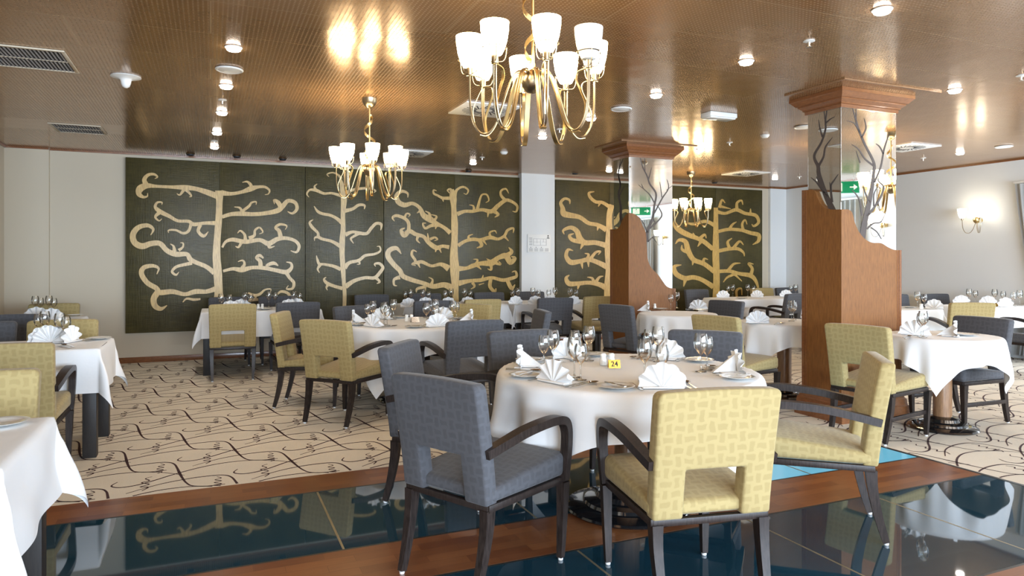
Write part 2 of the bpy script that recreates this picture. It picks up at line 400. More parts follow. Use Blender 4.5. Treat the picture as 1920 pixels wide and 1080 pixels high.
# ------------------------------------------------------------------ room shell
X0, X1, Y0, Y1, H = ROOM['x0'], ROOM['x1'], ROOM['y0'], ROOM['y1'], 2.78
def struct(o): o['kind'] = 'structure'; return o
struct(MB().box(X0-0.1, X1+0.1, Y1, Y1+0.1, -0.1, H+0.1).build('wall_back', MAT['wall'], smooth=0))
struct(MB().box(X1, X1+0.1, Y0, Y1, -0.1, H+0.1).build('wall_right', MAT['wallwhite'], smooth=0))
struct(MB().box(X0-0.1, X0, Y0, Y1, -0.1, H+0.1).build('wall_left', MAT['wall'], smooth=0))
struct(MB().box(X0-0.1, X1+0.1, Y0-0.1, Y0, -0.1, H+0.1).build('wall_front', MAT['wallwhite'], smooth=0))
struct(MB().box(X0, X1, Y0, Y1, H, H+0.08).build('ceiling', MAT['ceiling'], smooth=0))
# shallow step of the back wall near the left corner, and the pier between the two groups of panels
struct(MB().box(X0, -1.88, Y1-0.06, Y1, 0, H).build('wall_step', MAT['wall'], smooth=0))
px0, px1 = ony(978, 400, 10.34).x, ony(1040, 400, 10.34).x
struct(MB().box(px0, px1, 10.34, Y1, 0, H).build('wall_pier', MAT['wallwhite'], smooth=0))
struct(MB().box(9.95, X1, 10.44, Y1, 0, H).build('wall_corner', MAT['wallwhite'], smooth=0))
def skirting(name, x0, x1, y0, y1): struct(MB().cbox(x0, x1, y0, y1, 0.0, 0.075, 0.004).build(name, MAT['cherrydark']))
skirting('baseboard_back', -1.87, px0-0.001, Y1-0.018, Y1-0.001); skirting('baseboard_pier', px0-0.01, px1+0.01, 10.322, 10.339)
skirting('baseboard_back_right', px1+0.001, 9.94, Y1-0.018, Y1-0.001); skirting('baseboard_step', X0+0.001, -1.87, Y1-0.078, Y1-0.061)
skirting('baseboard_right', X1-0.018, X1-0.001, 6.3, 10.43)
for i, (a, b_, c, d) in enumerate(((X0, -1.88, Y1-0.085, Y1-0.06), (-1.9, px0, Y1-0.03, Y1), (px1, 9.95, Y1-0.03, Y1), (9.93, X1, 10.41, 10.44), (X1-0.025, X1, Y0, 10.44), (X0, X0+0.025, Y0, Y1-0.06))):
    struct(MB().box(a, b_, c, d, H-0.022, H-0.001).build('trim_%d' % (i+1), MAT['cherrydark'], smooth=0))
# ---- floor: slab, carpet, parquet bands and walk-on glass
floor = struct(MB().box(X0, X1, Y0, Y1, -0.1, -0.02).build('floor', MAT['dark'], smooth=0))
YC, YG1, YG0, YP, YH, XC = 4.52, 4.20, 3.29, 2.875, 1.94, 4.49
c = MB(); c.box(X0, X1, YC, Y1, -0.019, 0); c.box(XC, X1, Y0, YC-0.0005, -0.019, 0); c.build('carpet', MAT['carpet'], floor, smooth=0)
for (y0, y1) in ((YG1, YC-0.001), (YP, YG0), (1.52, YH)):
    MB().box(X0, XC-0.03, y0, y1, -0.019, 0.0).build('parquet_band', MAT['parquet'], floor, smooth=0)
MB().box(X0, XC-0.03, Y0, 1.1, -0.019, 0.0).build('parquet_band', MAT['parquet'], floor, smooth=0)
joints = [X0, -1.43, 0.57, 1.565, 2.56, 3.48, XC-0.03]
for (y0, y1, lit) in ((YG0, YG1, 1), (YH, YP, 0), (1.1, 1.52, 0)):
    for a, b_ in zip(joints, joints[1:]):
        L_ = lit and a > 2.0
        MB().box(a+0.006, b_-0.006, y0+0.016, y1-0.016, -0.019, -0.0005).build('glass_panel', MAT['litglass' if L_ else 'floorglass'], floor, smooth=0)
j = MB(); d2 = MB()
for (y0, y1) in ((YG0, YG1), (YH, YP), (1.1, 1.52)):
    d2.box(X0, XC-0.03, y0, y0+0.015, -0.019, -0.0003); d2.box(X0, XC-0.03, y1-0.015, y1-0.0002, -0.019, -0.0003)
    for a in joints[1:-1]: j.box(a-0.0055, a+0.0055, y0+0.016, y1-0.016, -0.019, 0.0)
j.build('glass_joint', MAT['floortrim'], floor, smooth=0); d2.build('glass_edge_strip', MAT['darktrim'], floor, smooth=0)
MB().box(XC-0.03, XC-0.0005, Y0, YC-0.001, -0.019, 0.0005).build('carpet_edge_strip', MAT['darktrim'], floor, smooth=0)
# carpet motif: interlocking S curves with little coils, woven in burgundy
mot = MB()
def cmap(a, b, t): return (a, b, 0.0006)
def on_carpet(x, y): return (X0+0.02 < x < X1-0.02) and (y < Y1-0.02) and (y > YC+0.003 or (x > XC+0.003 and y > 0.6))
def motif(cx, cy, fl):
    def put(pts, k=5):
        S = [(cx+a, cy+b, w_*0.8) for a, b, w_ in smoothpath(pts, k)]
        run = []
        for p in S:
            if on_carpet(p[0], p[1]): run.append(p)
            else:
                if len(run) > 2: ribbon(mot, run, cmap, 1)
                run = []
        if len(run) > 2: ribbon(mot, run, cmap, 1)
    if hypot(cx, cy) > 15: return
    put([(-.62,.16,.008),(-.46,.27,.013),(-.30,.325,.017),(-.16,.335,.018),(-.085,.31,.017),(-.05,.25,.016),(-.03,.15,.018),(-.012,.03,.022),(.01,-.10,.018),(.035,-.21,.015),(.07,-.285,.015),(.15,-.325,.016),(.25,-.325,.012)])
    put([(.20,-.38,.010),(.225,-.35,.013),(.185,-.325,.013),(.23,-.31,.013),(.19,-.27,.012),(.23,-.25,.012),(.195,-.215,.012),(.23,-.19,.010),(.205,-.15,.008)], 4)
    put([(-.35,-.03,.008),(-.375,-.10,.013),(-.33,-.15,.017),(-.25,-.145,.018),(-.16,-.09,.018),(-.04,.01,.017),(.10,.10,.017),(.25,.155,.016),(.42,.15,.014),(.58,.07,.011),(.70,-.04,.008)])
    put([(-.20,-.27,.010),(-.17,-.21,.013),(-.215,-.185,.013),(-.17,-.15,.013),(-.215,-.10,.013),(-.175,-.07,.013),(-.20,-.02,.010),(-.165,.01,.008)], 4)
for i in range(-9, 33):
    for jj in range(-6, 14):
        cx = 0.17+0.34*i*1.0; cy = 5.33+0.45*(jj*2 + (i % 2)) - 3.6
        if (i % 2 == 0) or True: motif(cx, cy, 0)
mot.build('carpet_motif', MAT['carpetline'], floor, smooth=0)
# ------------------------------------------------------------------ carved tree panels on the back wall
YPN = 10.425
def zmap(s, ox, oy, y=YPN):
    def f(a, b, t): return tuple(ony(a/s+ox, b/s+oy, y) - Vector((0, t, 0)))
    return f
Z3, Z4, Z5 = zmap(3, 220, 280), zmap(3.375, 560, 300), zmap(3, 960, 220)
def T(s):
    return [[tuple(float(q) for q in p.split(',')) for p in br.split()] for br in s.strip().split('\n') if br.strip()]
TREE_A = T("""
560,905,62 568,860,60 570,800,46 565,700,48 558,600,44 562,500,38 570,400,38 574,300,36 574,232,48
560,262,34 500,240,30 440,222,24 380,215,28 300,212,18 220,208,17 165,205,30 128,222,40 122,250,30 145,268,16 168,264,9 170,246,3
165,205,30 152,172,25 172,145,18 205,140,14 226,155,9 210,165,3
380,222,22 400,240,14 416,262,10 404,268,3
375,225,20 352,256,10 334,248,3
585,245,32 640,250,20 700,240,19 750,222,30 790,212,18 830,212,14 855,230,11 850,250,7 830,255,3
752,225,28 750,200,18 730,182,11 703,186,4
550,415,24 490,415,18 430,422,22 400,405,18 340,402,17 290,375,21 240,350,25 214,325,18 224,300,12 250,298,8 250,312,3
240,352,24 214,380,14 235,402,8 250,390,3
415,420,18 400,460,16 370,472,14 330,455,12 290,455,9 288,470,3
468,425,20 455,460,18 485,488,18 512,463,3
590,380,20 640,365,22 700,362,26 760,365,22 830,360,22 900,345,28 930,320,27 960,290,22 1000,300,20 1010,335,19 985,360,13 958,350,4
925,335,26 905,300,24 882,286,12 884,308,3
700,355,16 690,330,12 658,324,4
700,350,16 740,320,15 755,300,11 780,295,8 780,312,3
545,695,28 500,660,24 440,635,24 410,618,28 390,590,24 330,590,30 280,570,28 240,530,28 190,530,30 140,545,34 98,525,34 88,480,34 118,440,28 170,428,22 202,450,15 188,482,4
420,640,20 370,650,18 330,662,16 308,688,14 330,706,12 346,690,3
322,575,24 316,545,12 298,532,4
345,568,18 368,550,11 370,528,8 354,526,3
590,552,12 610,520,16 650,508,22 720,520,24 800,510,22 850,530,28 900,505,25 950,500,20 1000,515,18 1022,545,18 1008,578,13 975,570,4
920,505,26 910,460,22 890,440,16 915,422,14 952,430,9 944,452,3
720,515,22 716,480,14 692,458,10 676,472,4
740,500,22 770,485,16 775,455,13 800,440,10 818,465,8 798,476,3
700,520,18 682,550,12 664,545,4
855,530,26 855,552,14 885,545,4
552,785,30 500,800,24 440,800,28 380,815,22 310,800,27 240,805,30 218,780,28 168,750,28 136,700,29 150,665,26 200,655,20 232,670,13 222,702,4
230,800,34 205,840,34 212,880,32 245,897,22 280,878,4
468,842,10 430,845,14 390,840,12 368,860,4
595,685,15 650,672,19 700,678,28 760,665,20 830,668,22 890,680,22 950,690,25 980,665,18 975,640,12 950,634,4
950,692,24 968,722,18 992,750,18 985,782,14 952,785,9 962,765,3
700,672,24 715,645,15 705,625,10 678,632,4
805,668,26 803,630,22 782,610,16 800,597,18 822,612,8
858,672,10 840,655,16 878,640,20 905,655,6
590,845,16 650,838,18 720,850,18 770,845,16 830,845,14
735,808,10 770,820,15 800,815,15 830,790,10 862,786,7 862,800,3
780,815,14 775,850,10
970,848,14 962,812,16 920,800,14 888,828,5""")
TREE_B = T("""
248,1022,26 268,1000,18 286,950,22 291,860,24 286,780,24 281,700,30 275,600,32 275,520,36 281,430,30 280,340,28 286,250,38 277,180,34 264,118,14
272,228,20 210,210,15 160,212,16 110,192,20 70,190,13 52,215,10 66,236,3
110,192,18 100,167,11 117,152,4
290,212,26 340,190,18 400,180,16 450,180,14 486,195,10 474,207,3
270,120,18 250,95,12 215,80,9 180,90,8 192,106,3
280,402,28 240,370,20 200,350,18 150,340,18 120,325,17 97,292,4
290,322,26 340,310,20 380,285,18 416,287,14 415,311,4
262,545,26 210,515,19 150,500,18 125,485,20 120,460,16 85,425,20 70,395,14 92,377,4
125,487,18 102,492,11 100,512,3
295,472,28 340,455,18 380,462,22 430,465,20 460,430,20 490,402,19 522,408,18 518,445,5
380,465,20 345,485,15 330,500,13 347,528,4
266,692,24 220,672,20 160,660,16 130,658,18 118,630,14 112,604,4
135,665,20 120,690,13 132,714,4
290,682,32 320,650,22 380,635,20 420,605,18 480,595,15 516,575,12 512,548,9 494,548,3
378,637,18 386,657,9 368,660,3
277,812,24 230,800,20 180,780,22 160,755,13 174,741,4
192,785,20 175,805,13 182,824,4
295,802,32 350,765,24 420,745,20 480,745,22 515,710,21 532,680,20 510,655,17 480,658,11 487,674,3
488,745,20 512,770,14 494,782,4""")
TREE_C = T("""
995,905,36 990,800,42 987,700,58 982,600,50 986,500,40 986,400,42 981,300,32 977,240,44 968,186,26
975,230,28 962,186,14 942,192,10 956,212,3
985,235,26 1000,190,16 1040,170,13 1072,190,11 1062,216,7 1043,210,3
955,242,22 910,240,18 880,225,14 855,212,13 853,190,9 872,195,3
910,240,16 915,264,4
960,462,30 920,428,22 870,400,25 830,375,40 790,350,34 765,302,22 720,275,22 670,285,30 630,265,32 620,225,28 650,198,20 688,210,13 690,238,4
830,368,24 826,338,14 800,323,4
858,382,18 872,357,11 838,345,4
770,320,18 748,336,4
890,412,22 840,415,20 800,432,15 786,402,11 806,400,4
872,412,18 865,437,4
952,552,26 910,545,20 870,555,30 820,520,27 790,485,22 740,470,25 700,450,28 668,475,34 648,445,20 672,430,5
695,452,24 695,400,21 670,370,20 620,352,19 594,365,14 606,387,4
668,370,16 682,340,11 704,345,8 694,360,3
822,522,20 815,463,5
830,502,18 860,490,13 878,502,9 858,511,3
758,475,20 748,505,14 768,527,4
870,558,18 865,583,4
888,556,16 902,587,4
950,687,42 900,660,24 840,670,18 780,645,22 742,650,20 735,630,17 715,600,17 723,572,12 748,582,4
740,650,20 717,660,11 740,668,4
755,655,16 767,682,4
972,812,46 920,790,34 850,800,30 790,780,26 720,760,28 660,735,30 640,700,30 600,660,31 565,610,34 573,572,31 618,558,25 648,594,5
640,742,26 604,756,17 603,790,12 622,796,4
840,787,20 846,757,11 822,742,4
800,802,20 750,815,16 744,838,4
802,800,12 801,832,3
1003,342,28 1050,325,20 1100,325,20 1160,315,20 1220,325,28 1260,290,26 1310,255,22 1350,265,18 1382,292,16 1376,326,11 1352,324,4
1308,256,20 1280,225,17 1280,195,13 1310,183,11 1328,212,4
1130,312,20 1145,252,14 1160,220,11 1190,220,11 1202,255,9 1183,270,4
1108,320,18 1105,292,11 1079,284,4
1235,325,24 1262,345,17 1240,362,5
1200,325,18 1195,362,5
1008,542,24 1050,515,20 1100,502,22 1150,505,20 1210,490,24 1260,500,18 1300,480,18 1320,445,17 1357,432,13 1356,462,4
1080,512,20 1075,482,12 1102,470,4
1140,505,22 1157,540,21 1126,557,5
1215,492,18 1208,460,12 1240,448,9 1252,466,3
1168,510,16 1188,537,4
1300,482,18 1327,512,4
1008,687,36 1060,685,22 1100,670,28 1150,655,26 1220,650,40 1260,620,28 1310,607,38 1338,648,32 1367,622,22 1344,610,6
1318,602,28 1346,580,24 1328,553,5
1118,662,18 1131,632,11 1104,628,4
1128,668,18 1154,692,5
1220,645,18 1188,624,4
1214,655,22 1217,694,14 1194,688,4
1238,650,20 1276,660,13 1264,640,4
1010,780,36 1080,765,23 1150,760,24 1220,745,20 1290,760,22 1340,750,22 1377,735,18 1370,705,12 1347,710,4
1098,775,20 1111,800,13 1088,817,4
1158,762,18 1166,728,4
1215,750,22 1209,800,22 1238,832,19 1248,812,5
1318,760,24 1345,812,24 1368,788,5
1138,790,8 1172,780,4""")
TREE_D = T("""
547,1100,56 541,960,46 545,850,36 541,750,40 546,650,36 547,550,32 562,492,30
560,512,22 510,480,18 470,475,18 440,450,17 433,425,13 462,418,5
495,480,16 485,502,4
530,632,30 480,605,22 430,595,22 380,562,24 320,550,32 290,540,34 284,510,24 274,480,17 295,458,15 322,465,12 325,488,4
485,610,18 479,637,4
532,722,32 470,705,26 410,705,30 380,680,34 364,640,28 330,620,22 288,636,14 294,658,4
392,700,26 340,690,22 322,665,16 348,654,4
400,708,24 384,742,4
535,842,32 480,815,26 430,800,25 380,810,25 330,815,30 304,780,22 315,745,16 343,750,4
420,802,20 430,772,13 408,765,4
440,798,20 470,760,14 497,755,10 484,773,3
390,815,18 396,852,4
428,812,16 430,842,4
542,967,34 490,940,27 430,930,22 370,935,24 320,935,28 304,905,20 322,887,4
460,932,20 450,905,13 423,899,4
470,928,20 490,900,13 513,893,4
375,937,22 369,967,4
600,1060,30 640,960,22 690,930,20 740,950,16
590,840,30 650,800,22 700,790,18 740,760,14
590,640,28 650,610,20 710,600,18 750,570,12""")
TREE_E = T("""
1146,1070,40 1150,900,36 1146,800,38 1146,700,34 1146,600,27 1146,508,24
1145,612,22 1090,585,19 1020,600,16 958,588,4
1130,742,24 1080,700,25 1040,680,23 1000,665,28 950,640,30 920,610,28 912,578,8
1030,682,20 1018,650,5
1048,690,20 1082,660,13 1092,680,4
1060,702,18 1044,727,4
1137,868,26 1080,825,25 1020,800,27 990,750,31 975,700,26 940,690,17 918,712,4
1000,762,22 958,745,16 955,718,4
1075,822,18 1080,795,11 1102,800,4
1020,802,20 1014,832,4
1132,954,30 1070,915,24 1020,900,25 970,905,27 922,880,28 913,840,20 952,830,4
975,908,24 964,952,5
1155,532,20 1200,540,16 1260,520,20 1310,540,18 1370,552,19 1386,590,16 1360,612,12 1348,600,3
1265,522,18 1265,482,14 1290,468,10 1298,492,4
1340,542,14 1341,513,4
1165,508,16 1180,465,11 1198,482,4
1168,500,16 1230,515,4
1160,642,18 1220,630,18 1290,635,18 1340,650,21 1386,662,23 1385,695,18 1353,716,4
1222,628,16 1240,602,12 1262,588,4
1300,637,18 1294,600,13 1310,577,9 1321,602,4
1160,752,20 1220,740,20 1270,740,18 1300,760,12 1306,782,4
1225,742,20 1212,702,14 1236,680,5
1243,738,18 1278,698,13 1301,718,4
1160,867,20 1220,865,20 1280,880,20 1340,890,25 1370,920,18 1387,972,8
1340,892,20 1350,852,17 1330,822,13 1357,826,4
1213,864,18 1245,826,13 1284,820,4
1250,882,16 1210,900,11 1188,927,4
1250,882,14 1292,922,4
1265,1020,12 1262,975,13 1288,963,9 1292,1000,4""")
def zt(px, py): return ony(px, py, YPN).z
ZTOP, ZBOT = 2.715, 0.40
def tree_panel(pxs, tree, mp, label):
    xs = [ony(p, 400, YPN).x for p in pxs]
    t = empty('tree_panel', ((xs[0]+xs[-1])/2, Y1-0.06, ZBOT)); tag(t, label, 'wall panel', 'carved tree panels along the back wall')
    off = Vector(t.location)
    for a, b_ in zip(xs, xs[1:]):
        MB().cbox(a+0.002, b_-0.002, YPN, Y1-0.032, ZBOT, ZTOP, 0.003).move(Matrix.Translation(-off)).build('board', MAT['panel'], t)
    m = MB()
    for i, br in enumerate(tree): ribbon(m, br, (lambda a, b, tt, k=i: tuple(Vector(mp(a, b, 0.004*(tt/0.004)+0.00015*k)) if tt else Vector(mp(a, b, 0)))), 6, 0.004)
    m.move(Matrix.Translation(-off)).build('tree_inlay', MAT['goldtree'], t, smooth=0)
    return t
tree_panel([235, 411.5, 572], TREE_A, Z3, 'wide dark green carved panel with gold curling tree, leftmost on back wall')
tree_panel([572.5, 719.5], TREE_B, Z4, 'narrow dark green panel with slender gold tree, behind the middle chandelier')
tree_panel([720, 852, 975.5], TREE_C, Z4, 'dark green panel with thick-trunked gold tree, left of the white pier')
tree_panel([1042, 1143, 1253], TREE_D, Z5, 'dark green panel with gold tree right of white pier, half hidden by pillar')
tree_panel([1254, 1342, 1429.5], TREE_E, Z5, 'dark green panel with gold tree, rightmost on back wall beyond far pillar')
# escape plan on the pier
def flat_sign(name, px0_, px1_, py0_, py1_, y):
    a = ony(px0_, py1_, y); b_ = ony(px1_, py0_, y); return a.x, b_.x, a.z, b_.z
sx0, sx1, sz0, sz1 = flat_sign('', 989, 1032, 440, 473, 10.33)
t = empty('escape_plan', (sx0, 10.338, sz0)); tag(t, 'small framed escape plan on the white pier between tree panels', 'sign')
W_, Hh = sx1-sx0, sz1-sz0
MB().cbox(0, W_, -0.014, 0, 0, Hh, 0.002).build('board', MAT['white'], t)
g = MB(); dk = MB()
def bar(m, a, b_, c, d): m.box(a*W_, b_*W_, -0.0155, -0.0142, (1-d)*Hh, (1-c)*Hh)
for k in range(5): bar(g, .07, .2, .2+k*.09, .235+k*.09)
for (a, b_, c, d) in ((.24,.8,.24,.255),(.24,.255,.24,.62),(.8,.815,.24,.62),(.24,.8,.6,.615),(.4,.41,.24,.5),(.55,.56,.3,.6),(.24,.55,.42,.43),(.62,.8,.42,.43),(.68,.69,.24,.42)): bar(g, a, b_, c, d)
for k in range(4):
    for q in range(4): bar(g, .06+k*.23, .22+k*.23, .78+q*.045, .8+q*.045)
for k in range(3): bar(dk, .12+k*.23, .15+k*.23, .70, .74)
dk.lathe([(0.0001, 0), (0.012, 0), (0.012, 0.001), (0.0001, 0.001)], 16); dk.v[-64:] = [(0.89*W_+x, -0.0145-z, 0.93*Hh+y) for (x, y, z) in dk.v[-64:]]
bar(dk, .85, .93, .14, .18); bar(dk, .83, .95, .20, .23)
g.build('plan_lines', MAT['greyink'], t, smooth=0); dk.build('symbols', MAT['ink'], t, smooth=0)
# ------------------------------------------------------------------ pillars
def rect_profile(mb, x0, x1, y0, y1, prof):
    vs = []; fs = []
    for (o, z) in prof: vs += [(x0-o, y0-o, z), (x1+o, y0-o, z), (x1+o, y1+o, z), (x0-o, y1+o, z)]
    for i in range(len(prof)-1):
        for k in range(4): k2 = (k+1) % 4; fs.append((i*4+k, i*4+k2, i*4+4+k2, i*4+4+k))
    fs.append((3, 2, 1, 0)); n = (len(prof)-1)*4; fs.append((n, n+1, n+2, n+3)); mb.add(vs, fs)
def pillar(label, cx, d0, pl, pr, left_out, right_out, trees_l, trees_r, sc):
    u = (cx-960)/FPX; x = d0*(sin(YAW)+u*cos(YAW)); y = d0*(cos(YAW)-u*sin(YAW))
    r = ray(pr, 400); x1 = y*r.x/r.y; l = ray(pl, 400); y1 = x*l.y/l.x
    t = empty('pillar', (x, y, 0)); tag(t, label, 'pillar', 'wood and mirror clad pillars'); sx, sy = x1-x, y1-y
    C0 = 2.655
    MB().box(0.012, sx-0.012, 0.012, sy-0.012, 0, C0).build('core', MAT['cherry'], t, smooth=0)
    MB().cbox(-0.0, 0.009, 0.012, sy-0.012, 0.9, C0, 0.001).build('mirror', MAT['mirror'], t, smooth=0)
    MB().cbox(0.0, sx, 0.0, 0.009, 0.9, C0, 0.001).build('mirror', MAT['mirror'], t, smooth=0)
    MB().box(sx-0.011, sx, 0.012, sy, 0.9, C0).build('mirror', MAT['mirror'], t, smooth=0)
    MB().box(0.012, sx-0.012, sy-0.011, sy, 0.9, C0).build('mirror', MAT['mirror'], t, smooth=0)
    org = Vector((x, y, 0)); th = 0.028
    lo = [onx(a, b, x-th)-org for a, b in left_out]; ro = [ony(a, b, y-th)-org for a, b in right_out]
    zc = ro[0].z
    pl_ = smoothpath([(max(0.0, min(sy, p.y)), p.z) for p in lo], 4); pl_[-1] = (-th, zc); pl_[0] = (sy+0.0, pl_[0][1])
    pr_ = smoothpath([(max(0.0, min(sx, p.x)), p.z) for p in ro], 4); pr_[0] = (-th, zc); pr_[-1] = (sx, pr_[-1][1])
    MB().prism([(sy, 0.12)]+pl_+[(-th+0.0005, 0.12)], lambda a, b, tt: (tt, a, b), -th, -0.0005).build('wood_panel', MAT['cherry'], t, smooth=0)
    MB().prism([(-th+0.0005, 0.12)]+pr_+[(sx, 0.12)], lambda a, b, tt: (a, tt, b), -th, -0.0005).build('wood_panel', MAT['cherry'], t, smooth=0)
    zr = pr_[-1][1]; zl = pl_[0][1]
    MB().box(sx, sx+th, -th, sy+th, 0.12, zr).build('wood_panel', MAT['cherry'], t, smooth=0)
    MB().box(-th, sx, sy, sy+th, 0.12, zl).build('wood_panel', MAT['cherry'], t, smooth=0)
    MB().box(-th-0.004, -th, sy+0.0, sy+th, 0.12, zl).box(sx, sx+th, -th-0.004, -th, 0.12, zr).box(-th-0.003, -th, sy-0.022, sy-0.012, 0.12, zl-0.01).box(sx-0.022, sx-0.012, -th-0.003, -th, 0.12, zr-0.01).build('edge_trim', MAT['cherrydark'], t, smooth=0)
    p = MB(); rect_profile(p, -th, sx+th, -th, sy+th, [(0.045, 0), (0.045, 0.09), (0.036, 0.10), (0.03, 0.15), (0.018, 0.162), (0.016, 0.2), (0.002, 0.205)]); p.build('plinth', MAT['cherrydark'], t, smooth=0)
    p = MB(); rect_profile(p, 0, sx, 0, sy, [(0.012, C0-0.02), (0.014, C0+0.008), (0.026, C0+0.012), (0.026, C0+0.022), (0.055, C0+0.045), (0.055, C0+0.053), (0.068, C0+0.058), (0.098, C0+0.092), (0.105, C0+0.096), (0.105, H-0.001)]); p.build('capital', MAT['cherrydark'], t, smooth=0)
    MB().box(-0.30, -0.28, -0.30, sy*0.9, H-0.012, H-0.001).box(-0.28, sx*1.25, -0.30, -0.28, H-0.012, H-0.001).build('ceiling_bead', MAT['pedestal'], t, smooth=0)
    for trees, fn in ((trees_l, lambda a, b, tt: tuple(onx(a/sc[0]+sc[1], b/sc[0]+sc[2], x)-org-Vector((0.0012+tt, 0, 0)))), (trees_r, lambda a, b, tt: tuple(ony(a/sc[0]+sc[1], b/sc[0]+sc[2], y)-org-Vector((0, 0.0012+tt, 0))))):
        m = MB()
        for br in trees: ribbon(m, br, fn, 5, 0.001)
        m.build('etched_tree', MAT['etch'], t, smooth=0)
    return t
pillar('wood and mirror pillar with etched branches, nearest, beside the right round table', 1577, 5.85, 1513, 1680,
  [(1512.6,356),(1526,357),(1533,372),(1540,384),(1553,392),(1577,392.5)], [(1577,392.5),(1591,393),(1598,399),(1603,418),(1611,435),(1622,448),(1635,455),(1652,456),(1664,463),(1675,468),(1684,469)],
  T("""385,750,34 372,720,30 345,660,24 312,560,20 308,520,17 288,465,12 325,395,9 345,330,8 345,290,7 355,215,3
345,300,7 368,280,5 392,267,2
330,370,8 318,330,6 310,282,2
308,520,12 335,470,9 345,420,7 380,372,2
378,700,12 372,620,8 388,590,6 410,558,2
372,640,6 366,598,2
355,670,12 318,625,7 300,600,6 272,574,2
318,625,6 300,570,2
345,300,6 335,215,2"""),
  T("""530,890,30 540,820,28 560,730,24 578,640,18 588,560,15 590,500,12 545,410,10 518,345,9 500,290,7 480,215,2
518,348,7 490,300,5 452,288,2
527,372,7 550,325,6 540,275,2
500,290,5 500,215,2
588,515,9 545,480,7 510,430,5 478,408,2
520,500,5 500,440,2
592,600,10 625,520,8 640,440,7 658,380,5 668,360,2
638,455,7 620,420,5 600,403,2
556,770,12 600,715,10 630,660,9 638,620,8 612,590,5 618,560,2
590,720,7 590,660,5 610,620,2
530,770,9 520,700,7 500,660,5 478,638,2
555,835,8 585,808,7 625,800,5 648,755,2
575,828,6 605,850,5 628,886,2
570,700,10 545,650,5 540,620,2"""), (2.7, 1420, 120))
pillar('wood and mirror pillar with etched branches, farther one, behind central round table', 1180, 8.62, 1150, 1260.7,
  [(1148,430),(1158,428.5),(1164,420),(1168,410),(1180,399)], [(1180,399),(1193,403),(1200,411),(1205,423),(1211,437),(1213,465),(1215,488),(1222,503),(1233,514),(1243,528),(1250,537),(1259,541)],
  T("""622,610,16 612,560,14 612,500,12 600,430,9 610,380,8 598,310,5 625,232,2
605,440,6 630,388,2
612,380,5 600,320,4 610,240,2"""),
  T("""760,700,18 762,640,16 790,570,13 800,500,11 810,430,9 775,375,8 760,330,7 735,280,5 720,225,2
770,345,6 785,282,2
748,300,4 745,228,2
800,480,7 770,430,5 712,380,2
740,405,4 728,375,2
800,540,8 845,455,7 880,400,5 872,350,2
843,450,5 832,365,2
870,410,4 900,385,2
775,625,8 840,560,7 830,515,5 812,495,2
762,650,7 742,600,5 712,560,2
765,700,6 795,672,5 828,672,2
790,675,5 815,705,2
800,590,6 790,530,2"""), (3.0, 960, 220))
# the engaged pillar on the left wall, only the tip of its capital in view
t = empty('pillar', (X0+0.001, 7.45, 0)); tag(t, 'wooden pillar capital at the left wall, its tip at the picture edge', 'pillar', 'wood and mirror clad pillars')
MB().box(0, 0.42, 0, 0.4, 0, 2.655).build('core', MAT['cherry'], t, smooth=0)
p = MB(); rect_profile(p, 0.11, 0.42, 0, 0.4, [(0.012, 2.635), (0.026, 2.67), (0.055, 2.70), (0.068, 2.713), (0.105, 2.75), (0.105, H-0.001)]); p.build('capital', MAT['cherrydark'], t, smooth=0)
